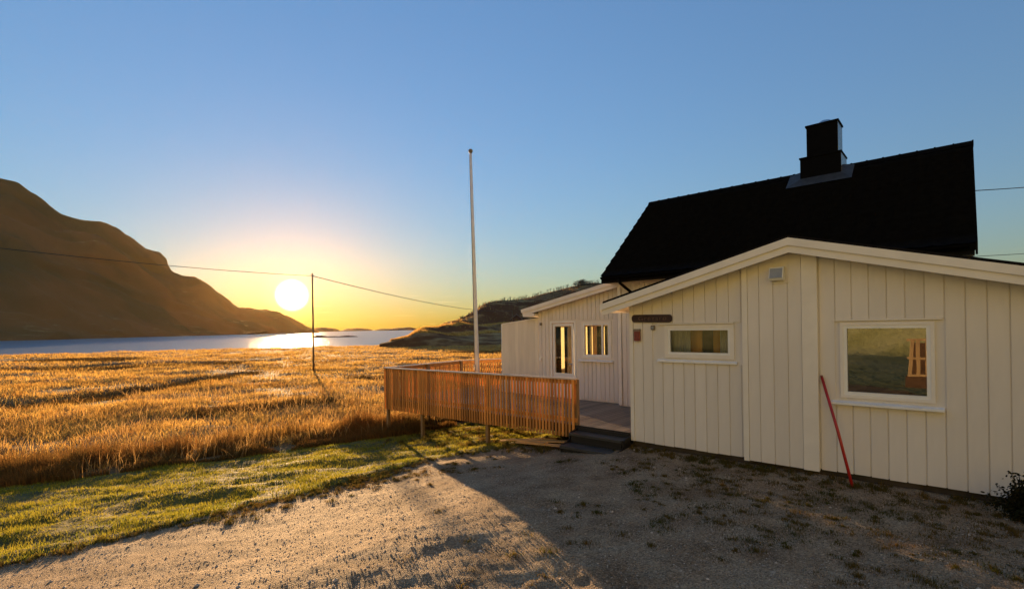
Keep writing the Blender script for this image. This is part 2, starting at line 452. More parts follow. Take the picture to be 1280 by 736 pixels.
M['pasture'] = ground_mat('dry_pasture', [(0.24, 0.25, 0.09), (0.32, 0.33, 0.15), (0.38, 0.38, 0.20)], 0.25, 0.6, 0.2)
tag(sub_grid('pasture_slope', is_back, M['pasture']), 'dry sunlit pasture slope behind the viewer, steepened to bounce light, mirrored in the big window')
# water
m = bpy.data.materials.new('sea_water'); m.use_nodes = True
N = m.node_tree.nodes; L = m.node_tree.links; p = N['Principled BSDF']
p.inputs['Base Color'].default_value = (0.13, 0.18, 0.22, 1); p.inputs['Roughness'].default_value = 0.3
p.inputs['Specular IOR Level'].default_value = 0.5
t = N.new('ShaderNodeTexCoord'); mp = N.new('ShaderNodeMapping'); mp.inputs['Scale'].default_value = (1, 1, 1)
L.new(t.outputs['Object'], mp.inputs[0])
n1 = N.new('ShaderNodeTexNoise'); n1.inputs['Scale'].default_value = 0.5; n1.inputs['Detail'].default_value = 6
L.new(mp.outputs[0], n1.inputs['Vector'])
b = N.new('ShaderNodeBump'); b.inputs['Strength'].default_value = 1.0; b.inputs['Distance'].default_value = 1.0
L.new(n1.outputs['Fac'], b.inputs['Height']); L.new(b.outputs[0], p.inputs['Normal'])
WATER_Z = -2.4
wr = 3000
o = link('sea', np_mesh('sea', [(-wr, 60, WATER_Z), (wr, 60, WATER_Z), (wr, wr, WATER_Z), (-wr, wr, WATER_Z)], [(0, 1, 2, 3)]), m)
tag(o, 'calm blue bay reaching to the horizon under the low sun', kind='structure')

# ------------------------------------------------------------------ hills
def hill_mat(name, steep, flat, scale, tint=None):
    m = bpy.data.materials.new(name); m.use_nodes = True
    N = m.node_tree.nodes; L = m.node_tree.links; p = N['Principled BSDF']
    p.inputs['Roughness'].default_value = 0.95; p.inputs['Specular IOR Level'].default_value = 0.05
    g = N.new('ShaderNodeNewGeometry'); sx = N.new('ShaderNodeSeparateXYZ'); L.new(g.outputs['Normal'], sx.inputs[0])
    t = N.new('ShaderNodeTexCoord')
    n = N.new('ShaderNodeTexNoise'); n.inputs['Scale'].default_value = scale; n.inputs['Detail'].default_value = 8; n.inputs['Roughness'].default_value = 0.65
    L.new(t.outputs['Object'], n.inputs['Vector'])
    ad = N.new('ShaderNodeMath'); ad.operation = 'MULTIPLY_ADD'; ad.inputs[1].default_value = 0.5
    L.new(n.outputs['Fac'], ad.inputs[0]); L.new(sx.outputs[2], ad.inputs[2])
    mr = N.new('ShaderNodeMapRange'); mr.inputs['From Min'].default_value = 1.19; mr.inputs['From Max'].default_value = 1.32
    L.new(ad.outputs[0], mr.inputs['Value'])
    n2 = N.new('ShaderNodeTexNoise'); n2.inputs['Scale'].default_value = scale * 0.22; n2.inputs['Detail'].default_value = 3
    L.new(t.outputs['Object'], n2.inputs['Vector'])
    mr2 = N.new('ShaderNodeMapRange'); mr2.inputs['From Min'].default_value = 0.45; mr2.inputs['From Max'].default_value = 0.6
    L.new(n2.outputs['Fac'], mr2.inputs['Value'])
    a = N.new('ShaderNodeMix'); a.data_type = 'RGBA'; a.inputs['A'].default_value = (*steep, 1); a.inputs['B'].default_value = (*(tint or steep), 1)
    L.new(mr2.outputs[0], a.inputs['Factor'])
    c = N.new('ShaderNodeMix'); c.data_type = 'RGBA'; c.inputs['B'].default_value = (*flat, 1)
    L.new(a.outputs['Result'], c.inputs['A']); L.new(mr.outputs[0], c.inputs['Factor'])
    L.new(c.outputs['Result'], p.inputs['Base Color'])
    b = N.new('ShaderNodeBump'); b.inputs['Strength'].default_value = 0.8; b.inputs['Distance'].default_value = 0.8 / scale * 0.2
    L.new(n.outputs['Fac'], b.inputs['Height']); L.new(b.outputs[0], p.inputs['Normal'])
    return m
def loft(name, cols, m, ns=60, amp=8.0, nscale=0.02, label=None):
    """cols: list of lists of (X,Y,Z) profile points (base ... ridge ... back), all of equal count"""
    cols = np.array(cols)                                  # (nc, k, 3)
    nc, k, _ = cols.shape
    tt = np.linspace(0, k - 1, ns); i0 = np.clip(tt.astype(int), 0, k - 2); f = (tt - i0)[None, :, None]
    P = cols[:, i0] * (1 - f) + cols[:, i0 + 1] * f
    X, Y, Zz = P[..., 0], P[..., 1], P[..., 2]
    nz = fbm(X * nscale, Y * nscale + Zz * nscale * 0.7, 5, 0.55)
    ridge_t = np.abs(tt - (k - 2)) / 1.0
    w = np.clip(np.minimum(tt / 1.2, ridge_t / 0.5), 0, 1)
    w = np.where(tt > k - 2, 0.6, w)[None, :]
    P = P.copy(); P[..., 2] = Zz + nz * amp * w
    P[..., 2] += amp * 0.12 * w * np.clip(1 - tt[None, :] / (k - 2), 0, 1) * fbm(X * nscale * 5 + 11, Y * nscale * 5 + Zz * nscale * 4, 4, 0.6)
    P[..., 0] += amp * 0.8 * w * fbm(X * nscale * 1.3 + 40, Zz * nscale * 2.0 + Y * nscale, 3)
    P[..., 1] += amp * 0.8 * w * fbm(X * nscale * 1.3 - 40, Zz * nscale * 2.0 + Y * nscale, 3)
    I = np.arange(nc * ns).reshape(nc, ns)
    q = np.stack([I[:-1, :-1], I[1:, :-1], I[1:, 1:], I[:-1, 1:]], -1).reshape(-1, 4)
    o = link(name, np_mesh(name, P.reshape(-1, 3), q), m, smooth=True)
    tag(o, label, kind='structure')
    return o
SKX = [-3000, -900, -300, -60, 0, 20, 40, 60, 80, 100, 125, 150, 168, 185, 200, 210, 216, 222, 235, 250, 258, 266, 278, 290, 300, 310, 330, 345, 360, 372, 385, 393]
SKY_ = [40, 80, 150, 208, 227, 232, 243, 257, 267, 273, 276, 289, 302, 315, 319, 328, 340, 345, 347, 349, 354, 361, 371, 381, 385, 386.5, 388.5, 392, 397, 402, 409, 413]
def horizon_y(x): return PY - (x - CX) * math.tan(ROLL)
cols = []
for x in np.concatenate([[-2200, -1700, -1300, -1000, -800], np.arange(-600, 393.1, 2.5)]):
    y = np.interp(x, SKX, SKY_) + 0.9 * float(fbm(np.array(x * 0.09), np.array(3.3), 3))
    rx = ray(x, 368)[0]
    t = np.clip((x + 600) / 993, 0, 1)
    Yb = max(30.0, min(960, 410 / abs(rx)))
    off = (260 if x < 200 else np.interp(x, [200, 393], [260, 60])) * (Yb / 410 if x < 0 else 1)
    Yr = Yb + off
    Zr = EYE + ray(x, y)[2] * Yr
    Zr = max(Zr, WATER_Z - 1)
    prof = []
    for s_, zf in ((-0.02, -0.05), (0.0, 0.0), (0.10, 0.035), (0.28, 0.20), (0.5, 0.45), (0.78, 0.80), (1.0, 1.0), (1.9, 0.7)):
        Yq = Yb + off * s_
        zq = WATER_Z + (Zr - WATER_Z) * zf if zf >= 0 else WATER_Z - 2
        prof.append((rx * Yq, Yq, zq))
    cols.append(prof)
M['mountain'] = hill_mat('heather_mountain', (0.40, 0.155, 0.045), (0.58, 0.29, 0.10), 0.035, (0.26, 0.13, 0.040))
loft('mountain', cols, M['mountain'], ns=150, amp=24, nscale=0.013, label='steep brown mountainside falling into the bay on the left')

# low islands on the horizon
M['island'] = hill_mat('island_rock', (0.05, 0.035, 0.025), (0.12, 0.07, 0.03), 0.05)
def island(xs, ys, Y, depth, label):
    cols = []
    for x, y in zip(xs, ys):
        y2 = y + 0.5 * float(fbm(np.array(x * 0.5), np.array(1.7), 2))
        d = ray(x, y2); zt = EYE + d[2] * (Y + depth * 0.5)
        rx = d[0]
        cols.append([(rx * (Y + depth * s_), Y + depth * s_, WATER_Z - 0.5 + (max(zt, WATER_Z) - WATER_Z + 0.5) * zf) for s_, zf in ((0, 0), (0.25, 0.7), (0.5, 1.0), (1.0, 0))])
    return loft('island', cols, M['island'], ns=14, amp=1.0, nscale=0.02, label=label)
xs = np.arange(384, 428.1, 2); island(xs, np.interp(xs, [384, 392, 404, 416, 422, 428], [414, 409.5, 408.5, 409.8, 411.5, 414]), 1500, 200, 'low island beside the foot of the mountain')
xs = np.arange(424, 468.1, 2); island(xs, np.interp(xs, [424, 434, 446, 458, 464, 468], [414, 410.5, 409.6, 410, 411.5, 414]), 1700, 200, 'low island in the middle of the horizon')
xs = np.arange(464, 524.1, 2); island(xs, np.interp(xs, [464, 474, 488, 500, 512, 524], [414, 411, 410.5, 409.2, 408.6, 411]), 1600, 200, 'low island nearest the dark headland')
xs = np.arange(390, 451.1, 1.5); island(xs, np.interp(xs, [390, 396, 402, 410, 425, 436, 445, 451], [421, 418.6, 418.9, 420, 419.9, 419.0, 419.9, 421.5]), 330, 8, 'thin dark skerry lying in the bay')

# headland and terraced hill right of the bay
HX = [474, 486, 500, 510, 518, 526, 536, 547, 555, 562, 570, 578, 586, 593, 600, 607, 620, 635, 650, 662, 680, 700, 715, 745, 780, 860, 1000, 1280, 1700]
HY = [431, 427.5, 424, 421, 414.5, 410.5, 408.5, 407.7, 403.8, 402.8, 399.5, 396.4, 392.5, 388, 383, 379, 376, 375, 374, 371.5, 367, 362, 358, 353, 356, 366, 374, 380, 380]
HD = [118, 124, 135, 140, 146, 155, 165, 175, 185, 190, 200, 210, 218, 225, 232, 240, 255, 268, 280, 285, 290, 300, 300, 300, 300, 300, 300, 300, 300]
cols = []
for x in np.concatenate([np.arange(474, 760, 1.5), np.arange(760, 1700, 12)]):
    y = np.interp(x, HX, HY); Yr = np.interp(x, HX, HD); Yb = 108.0
    rx = ray(x, 400)[0]
    Zr = EYE + ray(x, y)[2] * Yr
    # terraces: scarp, grassy shelf, scarp, shelf, top slope
    y1 = min(421.5 + 0.012 * (x - 540), y + 0.0 if y > 420 else 421.5); y2 = 406.5
    prof = [(rx * (Yb - 6), Yb - 6, -3.0), (rx * Yb, Yb, -1.7)]
    for (ff, yy) in ((0.12, 423.0), (0.24, 418.6), (0.42, 413.5), (0.50, 405.8), (0.62, 404.0), (0.84, None), (1.0, 'r')):
        Yq = Yb + (Yr - Yb) * ff
        if yy == 'r': zq = Zr
        elif yy is None:
            zq = EYE + ray(x, y)[2] * Yq * 0.86 - 0.3
            zq = min(zq, Zr)
        else:
            yy = yy + 1.2 * math.sin(x * 0.05 + yy)
            zq = EYE + ray(x, max(yy, y + 0.6))[2] * Yq
        prof.append((rx * Yq, Yq, zq))
    prof.append((rx * (Yr + 60), Yr + 60, Zr - 8 if Zr > 0 else -4))
    cols.append(prof)
M['hill'] = hill_mat('heath_hill', (0.16, 0.058, 0.020), (0.50, 0.28, 0.10), 0.16, (0.17, 0.068, 0.022))
loft('hillside', cols, M['hill'], ns=90, amp=1.1, nscale=0.09, label='dark heathery hillside with pale grassy ledges beyond the meadow')

def twig_tree(mb_, base, hgt, spread, n, r=0.03, levels=2):
    for i in range(n):
        a = random.uniform(0, 6.28); lean = random.uniform(0.1, spread)
        p0 = Vector(base); mid = p0 + Vector((math.cos(a) * lean * 0.35, math.sin(a) * lean * 0.35, hgt * 0.5))
        top = p0 + Vector((math.cos(a) * lean, math.sin(a) * lean, hgt * random.uniform(0.7, 1.0)))
        mb_.tube([p0, mid, top], [r, r * 0.7, r * 0.3], 3)
        for k in range(5):
            f = random.uniform(0.4, 0.95); q = mid.lerp(top, f) if f > 0.5 else p0.lerp(mid, f + 0.3)
            a2 = random.uniform(0, 6.28); l2 = hgt * random.uniform(0.12, 0.3)
            mb_.tube([q, q + Vector((math.cos(a2) * l2, math.sin(a2) * l2, l2 * 0.9))], [r * 0.5, r * 0.2], 3)
M['twig'] = mat('bare_birch_twigs', (0.075, 0.05, 0.032), 0.9, 0.3)
mb = MB()
for i in range(230):
    x = random.uniform(575, 760)
    y = np.interp(x, HX, HY); Yr = np.interp(x, HX, HD)
    p = at(x, y, Yr); p[2] -= 0.3
    Yq = Yr * random.uniform(0.93, 1.0); q = p.copy(); q[:2] *= Yq / Yr; q[2] = EYE + (p[2] - EYE) * Yq / Yr - 0.5
    twig_tree(mb, q, random.uniform(1.0, 2.6) * (0.7 if x < 630 else 1.1), 0.7, 3, 0.05)
tag(mb.build('birch_scrub', M['twig']), 'bare birch scrub bristling along the top of the dark hillside', 'scrub', kind='stuff')
# one fuller crown on the skyline
tb = at(728, 357, 296)
tr = empty('birch_tree', tb + np.array([0, 0, 0.6])); tr.scale = (1.7, 1.7, 1.7)
tag(tr, 'rounded leafless birch rising above the hill skyline over the annex roof', 'tree')
mb = MB(); mb.tube([(0, 0, -1), (0.1, 0, 1.6)], [0.14, 0.10], 6); mb.build('trunk', M['twig'], tr)
mb = MB()
for k in range(120):
    a = random.uniform(0, 6.28); e = random.uniform(0.0, 1.5); L_ = random.uniform(1.2, 1.9)
    d = Vector((math.cos(a) * math.cos(e) * 2.1, math.sin(a) * math.cos(e) * 2.1, math.sin(e))) * L_
    b0 = Vector((random.uniform(-1.2, 1.2), random.uniform(-1, 1), -0.6)); mid = b0 + (d - b0) * 0.5 + Vector((0, 0, 0.15)); end = d
    mb.tube([b0, mid, end], [0.05, 0.035, 0.02], 3)
    for j in range(9):
        q = mid.lerp(end, random.random()); a2 = random.uniform(0, 6.28)
        mb.tube([q, q + Vector((math.cos(a2) * 0.35, math.sin(a2) * 0.35, 0.28))], [0.025, 0.012], 3)
mb.build('crown', M['twig'], tr)

# small cabin on the hill
cb = at(646, 403, 178)
cabin = empty('cabin', cb + np.array([0, 0, -0.6]), RAD(-6))
tag(cabin, 'tiny brown gabled cabin on the dark hill, just left of the annex eave', 'cabin')
M['cabin'] = mat('cabin_wall', (0.10, 0.05, 0.035), 0.8, 0.2)
M['cabin_trim'] = mat('cabin_bargeboard', (0.20, 0.14, 0.11), 0.7, 0.1)
MB().prism_y([(-1.5, 0), (1.5, 0), (1.5, 2.2), (0, 3.3), (-1.5, 2.2)], 0, 4).build('wall', M['cabin'], cabin)
MB().prism_y([(-2.1, 1.75), (0, 3.32), (2.1, 1.75), (2.1, 1.95), (0, 3.52), (-2.1, 1.95)], -0.5, 4.3).build('roof', M['roof'], cabin)
MB().prism_y([(-2.15, 1.70), (0, 3.28), (2.15, 1.70), (2.15, 2.0), (0, 3.60), (-2.15, 2.0)], -0.58, -0.5).build('bargeboard', M['cabin_trim'], cabin)
MB().box(-0.5, 0.5, -0.03, 0.0, 0.8, 1.7).build('window', M['glass'], cabin)
# ------------------------------------------------------------------ house
house = empty('house', (OX, OY, 0), ROTZ)
tag(house, 'cream board clad house with black tiled roof, gabled porch and annex', 'house')
HP = house
def brd(w, h, t, name='board', b=0.003):
    """board mesh standing on its base, centre of the width at x=0, front at y=-t"""
    return MB().bbox(-w / 2, w / 2, -t, 0, 0, h, b).mesh(name)
_bcache = {}
def board(u, v, z0, z1, w, t, m, parent, name='board', top=None):
    """vertical board; top=(zl, zr) cuts the top on the slope"""
    if top is None:
        k = (round(w, 3), round(t, 3), round(z1 - z0, 2), m.name, name)
        if k not in _bcache:
            _bcache[k] = brd(w, round(z1 - z0, 2), t, name); _bcache[k].materials.append(m)
        o = link(name, _bcache[k], None, parent); o.location = (u, v, z0)
    else:
        zl, zr = top; mb_ = MB()
        b = 0.003
        mb_.prism_y([(-w/2, 0), (w/2, 0), (w/2, zr - z0), (-w/2, zl - z0)], -t, 0)
        o = mb_.build(name, m, parent); o.location = (u, v, z0)
    return o

# --- porch (gable facing the yard) -------------------------------------------------
PAU, PAZ, PS = 2.93, 3.734, 0.265          # apex of the bargeboard, slope
def ptop(u): return PAZ - PS * abs(u - PAU)
PW = 5.86                                   # width of the porch
TH = 0.14
# backing wall with openings for the two windows (u0,u1,z0,z1)
BW = (3.60, 4.62, 1.30, 2.345); SW = (0.80, 1.93, 1.85, 2.325)
def wall_pieces(mb_, cuts, u0, u1, topf, z0, y0, y1):
    """vertical slabs between the cut columns; above and below openings"""
    xs = sorted({u0, u1, PAU} | {c[0] for c in cuts} | {c[1] for c in cuts})
    xs = [x for x in xs if u0 <= x <= u1]
    for a, b in zip(xs[:-1], xs[1:]):
        c = [c for c in cuts if c[0] <= a + 1e-6 and c[1] >= b - 1e-6]
        if c:
            c = c[0]
            mb_.prism_y([(a, z0), (b, z0), (b, c[2]), (a, c[2])], y0, y1)
            mb_.prism_y([(a, c[3]), (b, c[3]), (b, topf(b)), (a, topf(a))], y0, y1)
        else:
            mb_.prism_y([(a, z0), (b, z0), (b, topf(b)), (a, topf(a))], y0, y1)
mb = MB(); wall_pieces(mb, [BW, SW], 0.0, PW, lambda u: ptop(u) - 0.13, 0.112, 0.0, TH)
mb.build('porch_wall', M['cream'], HP)
# side walls of the porch; the left one has the glazed entrance door towards the deck
mb = MB(); mb.box(0.0, TH, TH, 0.5, 0.14, 2.72); mb.box(0.0, TH, 1.5, 2.85, 0.14, 2.72); mb.box(0.0, TH, 0.5, 1.5, 2.35, 2.72)
mb.build('porch_side_wall', M['cream'], HP)
MB().box(PW - TH, PW, TH, 2.85, 0.14, 2.72).build('porch_side_wall', M['cream'], HP)
dr = MB().box(0.03, 0.08, 0.5, 0.62, 0.27, 2.35).box(0.03, 0.08, 1.38, 1.5, 0.27, 2.35).box(0.03, 0.08, 0.62, 1.38, 0.27, 0.5).box(0.03, 0.08, 0.62, 1.38, 2.22, 2.35).build('entrance_door', M['white'], HP)
MB().box(0.05, 0.056, 0.62, 1.38, 0.5, 2.22).build('pane', M['glass'], dr)
MB().box(0.0, PW, 0.05, 2.85, -0.35, 0.11).build('foundation', M['foundation'], HP)

pitch = 0.2045
BWD, BT = 0.193, 0.015
def porch_board(uc, w=BWD, t=BT, v=0.0):
    tl, tr_ = ptop(uc - w/2) - 0.16, ptop(uc + w/2) - 0.16
    zb = 0.105 + 0.004 * math.sin(uc * 7)
    L0, L1 = uc - w/2, uc + w/2
    segs = []
    if L1 > 0.62 and L0 < 2.08 and v > -0.03:
        segs = [(zb, 1.69), (2.43, None)]
    elif L1 > 3.50 and L0 < 4.74 and v > -0.03:
        segs = [(zb, 1.165), (2.44, None)]
    else:
        segs = [(zb, None)]
    for a, b_ in segs:
        if b_ is None: board(uc, v, a, None, w, t, M['cream'], HP, top=(tl, tr_))
        else: board(uc, v, a, b_, w, t, M['cream'], HP)
for i in range(11):
    uc = 0.175 + i * pitch
    if uc + BWD/2 < 2.14: porch_board(uc)
for i in range(13):
    uc = 3.39 + i * 0.2125
    if uc + BWD/2 < PW + 0.01: porch_board(uc, 0.197)
# proud bay in the middle of the porch front
by0, by1 = -0.045, 0.0
mb = MB()
xs = [2.15, PAU, 3.27]
for a, b_ in zip(xs[:-1], xs[1:]):
    mb.prism_y([(a, 0.09), (b_, 0.09), (b_, ptop(b_) - 0.17), (a, ptop(a) - 0.17)], by0, -0.001)
mb.build('bay_panel', M['cream'], HP)
for uc, w in ((2.195, 0.085), (3.16, 0.215)):
    board(uc, by0, 0.075, None, w, 0.024, M['trim'], HP, 'corner_board', top=(ptop(uc - w/2) - 0.18, ptop(uc + w/2) - 0.18))
for uc, w, z1 in ((2.330, 0.172, None), (2.530, 0.205, None), (2.745, 0.203, 3.04), (2.952, 0.188, None)):
    if z1: board(uc, by0, 0.085, z1, w, BT, M['cream'], HP)
    else: board(uc, by0, 0.085, None, w, BT, M['cream'], HP, top=(ptop(uc - w/2) - 0.175, ptop(uc + w/2) - 0.175))
MB().box(2.63, 2.87, by0 - 0.030, by0 - 0.001, 3.043, 3.058).build('drip_strip', M['trim'], HP)
board(0.035, 0.0, 0.11, None, 0.075, 0.03, M['trim'], HP, 'corner_board', top=(ptop(0) - 0.17, ptop(0.07) - 0.17))

# bargeboards: two stepped boards on each slope, and the felt edge above
EL, ER = -0.50, 6.36
def barge(name, u0, u1, dz0, dz1, v0, v1, m):
    t = lambda u: PAZ - PS * abs(u - PAU)
    o = MB().prism_y([(u0, t(u0) + dz0), (u1, t(u1) + dz0), (u1, t(u1) + dz1), (u0, t(u0) + dz1)], v0, v1).build(name, m, HP)
    return o
barge('bargeboard', EL, PAU, -0.118, 0.0, -0.325, -0.300, M['trim'])
barge('bargeboard', PAU, ER, -0.118, 0.0, -0.325, -0.300, M['trim'])
barge('bargeboard', EL + 0.035, PAU, -0.230, -0.112, -0.297, -0.272, M['trim'])
barge('bargeboard', PAU, ER - 0.035, -0.230, -0.112, -0.297, -0.272, M['trim'])
# roof deck of the porch (black), soffit below
mb = MB()
for u0, u1 in ((EL + 0.06, PAU), (PAU, ER + 0.02)):
    t = lambda u: PAZ - PS * abs(u - PAU)
    mb.prism_y([(u0, t(u0) + 0.003), (u1, t(u1) + 0.003), (u1, t(u1) + 0.042), (u0, t(u0) + 0.042)], -0.31, 3.4)
mb.build('porch_roof', M['roof_edge'], HP)
mb = MB()
for u0, u1 in ((EL + 0.02, PAU), (PAU, ER - 0.02)):
    t = lambda u: PAZ - PS * abs(u - PAU)
    mb.prism_y([(u0, t(u0) - 0.125), (u1, t(u1) - 0.125), (u1, t(u1) - 0.002), (u0, t(u0) - 0.002)], -0.27, 2.85)
mb.build('soffit', M['soffit'], HP)
MB().box(EL - 0.012, EL + 0.02, -0.29, 2.85, ptop(EL) - 0.16, ptop(EL) - 0.003).build('eave_board', M['trim'], HP)

def make_window(u0, u1, z0, z1, v, casing, glass, sill=None, mull=(), case_t=0.02, fr=0.05, parent=HP, frame_m=None):
    """u0..z1 is the wall opening; casing and frame stand on it; returns the window part with frame, pane, sill"""
    fm = frame_m or M['white']
    c = casing
    w = MB().box(u0 - c, u0, v - case_t, v + 0.001, z0 - c, z1 + c).box(u1, u1 + c, v - case_t, v + 0.001, z0 - c, z1 + c)
    w.box(u0, u1, v - case_t, v + 0.001, z1, z1 + c).box(u0, u1, v - case_t, v + 0.001, z0 - c, z0)
    wo_ = w.build('window', M['trim'] if frame_m is None else fm, parent)
    f = MB(); y0, y1 = v - 0.012, v + 0.05
    f.box(u0, u0 + fr, y0, y1, z0, z1).box(u1 - fr, u1, y0, y1, z0, z1).box(u0 + fr, u1 - fr, y0, y1, z0, z0 + fr).box(u0 + fr, u1 - fr, y0, y1, z1 - fr, z1)
    for mu in mull: f.box(mu - 0.025, mu + 0.025, y0 + 0.003, y1, z0 + fr, z1 - fr)
    f.build('frame', fm, wo_)
    MB().box(u0 + fr - 0.005, u1 - fr + 0.005, v + 0.028, v + 0.034, z0 + fr - 0.005, z1 - fr + 0.005).build('pane', glass, wo_)
    if sill:
        a, b_, zt, dp = sill
        MB().prism_x([(v, zt - 0.045), (v, zt + 0.012), (v - dp, zt - 0.012), (v - dp, zt - 0.042)], a, b_).build('sill', M['white'], wo_)
    return wo_
make_window(BW[0], BW[1], BW[2], BW[3], -0.004, 0.045, M['glass_big'], sill=(3.44, 4.76, 1.195, 0.10), fr=0.045)
make_window(SW[0], SW[1], SW[2], SW[3], -0.004, 0.07, M['glass'], sill=(0.585, 2.05, 1.735, 0.05), fr=0.035)
MB().box(0.60, 2.00, -0.05, 0.0, 2.405, 2.425).build('window_head', M['trim'], HP)
MB().box(3.47, 4.75, -0.035, 0.0, 2.415, 2.438).build('window_head', M['trim'], HP)

# inside of the porch: what shows through the small window
mb = MB(); mb.box(TH, PW - TH, 2.70, 2.74, 0.2, 2.7); mb.box(3.0, 3.05, TH, 2.7, 0.2, 2.7)
mb.box(TH, PW - TH, TH, 2.7, 0.14, 0.2); mb.box(TH, PW - TH, TH, 2.74, 2.62, 2.66)
mb.build('inner_wall', M['room_dark'], HP)
MB().box(1.0, 1.27, 0.42, 0.46, 0.2, 2.6).build('wood_panel', M['room_wood'], HP)
MB().box(1.42, 1.66, 0.60, 0.64, 0.2, 2.6).build('wood_panel', M['room_wood'], HP)
mb = MB()
def wavy(mb_, x0, x1, y, z0, z1, amp=0.012, n=18):
    pts = [(x0 + (x1 - x0) * i / n, y + amp * math.sin(i * 2.2)) for i in range(n + 1)]
    vs = [(a, b_, z) for z in (z0, z1) for a, b_ in pts]
    mb_.add(vs, [(i, i + 1, n + 2 + i, n + 1 + i) for i in range(n)])
for a, b_ in ((0.80, 1.13), (1.68, 1.92)):
    mb = MB(); wavy(mb, a, b_, 0.22, 1.7, 2.42); mb.build('curtain', M['room_grey'], HP)

# --- main body ----------------------------------------------------------------
ML, MR, MV0, MV1 = -1.93, 4.90, 2.90, 7.60
EV0, EZ, RV, RZ = 2.45, 3.69, 5.27, 6.10
RUL, RUR = -2.15, 5.15
RS = (RZ - EZ) / (RV - EV0)
BV = 2 * RV - EV0
mb = MB(); mb.box(ML, MR, MV0, MV0 + 0.12, 0.1, EZ + 0.1)
mb.box(ML, MR, MV1, MV1 + 0.12, 0.1, EZ + 0.1)
gz = lambda v: EZ - 0.12 + RS * (min(v, 2 * RV - v) - EV0)
for x0 in (ML, MR - 0.12):
    mb.prism_x([(MV0, 0.1), (MV1, 0.1), (MV1, gz(MV1)), (RV, gz(RV)), (MV0, gz(MV0))], x0, x0 + 0.12)
mb.build('main_wall', M['cream'], HP)
MB().box(ML + 0.03, MR - 0.03, MV0 + 0.03, MV1 - 0.03, -1.2, 0.1).build('foundation', M['foundation'], HP)
board(ML + 0.05, MV0, 0.28, 3.62, 0.10, 0.05, M['trim'], HP, 'corner_board')
for i in range(15):
    board(ML + 0.18 + i * 0.135, MV0, 0.28, 3.60, 0.118, BT, M['cream'], HP)
for i in range(9):
    board(2.0 + i * 0.33, MV0, 3.2, 3.70, 0.128, BT, M['cream'], HP)
# tiled roof: one sheet with wave and course relief on each slope
def tiled(v0, z0, v1, z1, name):
    Lr = math.hypot(v1 - v0, z1 - z0); nc = 11; cw = Lr / nc
    n_w = 25; sub = 8
    us = np.linspace(RUL, RUR, n_w * sub + 1)
    wave = 0.022 * (1 - np.abs(np.sin(np.arange(len(us)) / sub * math.pi)) ** 0.7)
    vs = []; rows = []
    dv, dz = (v1 - v0) / Lr, (z1 - z0) / Lr
    nv, nz_ = -dz, dv
    if nz_ < 0: nv, nz_ = -nv, -nz_
    for c in range(nc):
        for s_, hh in ((0.0, 0.045), (1.02, 0.010)):
            d = (c + s_) * cw
            rows.append([(u, v0 + dv * d + nv * (hh + w_), z0 + dz * d + nz_ * (hh + w_)) for u, w_ in zip(us, wave)])
    P = np.array(rows).reshape(-1, 3); n = len(us)
    I = np.arange(len(rows) * n).reshape(len(rows), n)
    q = np.stack([I[:-1, :-1], I[:-1, 1:], I[1:, 1:], I[1:, :-1]], -1).reshape(-1, 4)
    return np_mesh(name, P, q)
roof = MB()
k = 0.10
roof.prism_x([(EV0, EZ - 0.02), (RV, RZ - 0.02), (BV, EZ - 0.02), (BV, EZ - 0.02 - k), (RV, RZ - 0.02 - k), (EV0, EZ - 0.02 - k)], RUL + 0.02, RUR - 0.02)
ro = roof.build('main_roof', M['roof'], HP)
link('tiling', tiled(EV0 - 0.03, EZ - 0.03, RV, RZ - 0.02, 'tiling'), M['roof'], ro)
link('tiling', tiled(BV + 0.03, EZ - 0.03, RV, RZ - 0.02, 'tiling'), M['roof'], ro)
mb = MB()
n = 24
for i in range(n):
    a = RUL + (RUR - RUL) * i / n; b_ = a + (RUR - RUL) / n * 1.04
    mb.prism_x([(RV - 0.12, RZ - 0.06), (RV - 0.06, RZ + 0.035), (RV, RZ + 0.06), (RV + 0.06, RZ + 0.035), (RV + 0.12, RZ - 0.06)], a, b_ - 0.02)
    mb.prism_x([(RV - 0.13, RZ - 0.06), (RV - 0.065, RZ + 0.047), (RV, RZ + 0.072), (RV + 0.065, RZ + 0.047), (RV + 0.13, RZ - 0.06)], b_ - 0.02, b_ + 0.008)
mb.build('ridge_cap', M['roof'], ro)
# verge boards, fascia, gutter, soffit
for u0 in (RUL - 0.012, RUR - 0.018):
    mb = MB()
    for s1, s2 in (((EV0, EZ), (RV, RZ)), ((RV, RZ), (BV, EZ))):
        mb.prism_x([(s1[0], s1[1] - 0.19), (s2[0], s2[1] - 0.19), (s2[0], s2[1] + 0.03), (s1[0], s1[1] + 0.03)], u0, u0 + 0.03)
    mb.build('verge_board', M['roof_edge'], ro)
MB().prism_x([(EV0 + 0.03, EZ - 0.17), (MV0 - 0.001, EZ - 0.17), (MV0 - 0.001, EZ - 0.02), (EV0 + 0.03, EZ - 0.02)], RUL + 0.025, RUR - 0.025).build('eave_box', M['soffit'], HP)
MB().box(RUL + 0.03, RUR - 0.03, EV0 + 0.005, EV0 + 0.029, EZ - 0.18, EZ - 0.01).build('fascia', M['roof_edge'], HP)
pts = [(EV0 - 0.06 + 0.062 * math.cos(t), EZ - 0.02 + 0.062 * math.sin(t)) for t in np.linspace(math.pi, 2 * math.pi, 9)]
pts2 = [(EV0 - 0.06 + 0.054 * math.cos(t), EZ - 0.02 + 0.054 * math.sin(t)) for t in np.linspace(2 * math.pi, math.pi, 9)]
MB().prism_x(pts + pts2, RUL + 0.02, RUR - 0.1).build('gutter', M['black_metal'], HP)
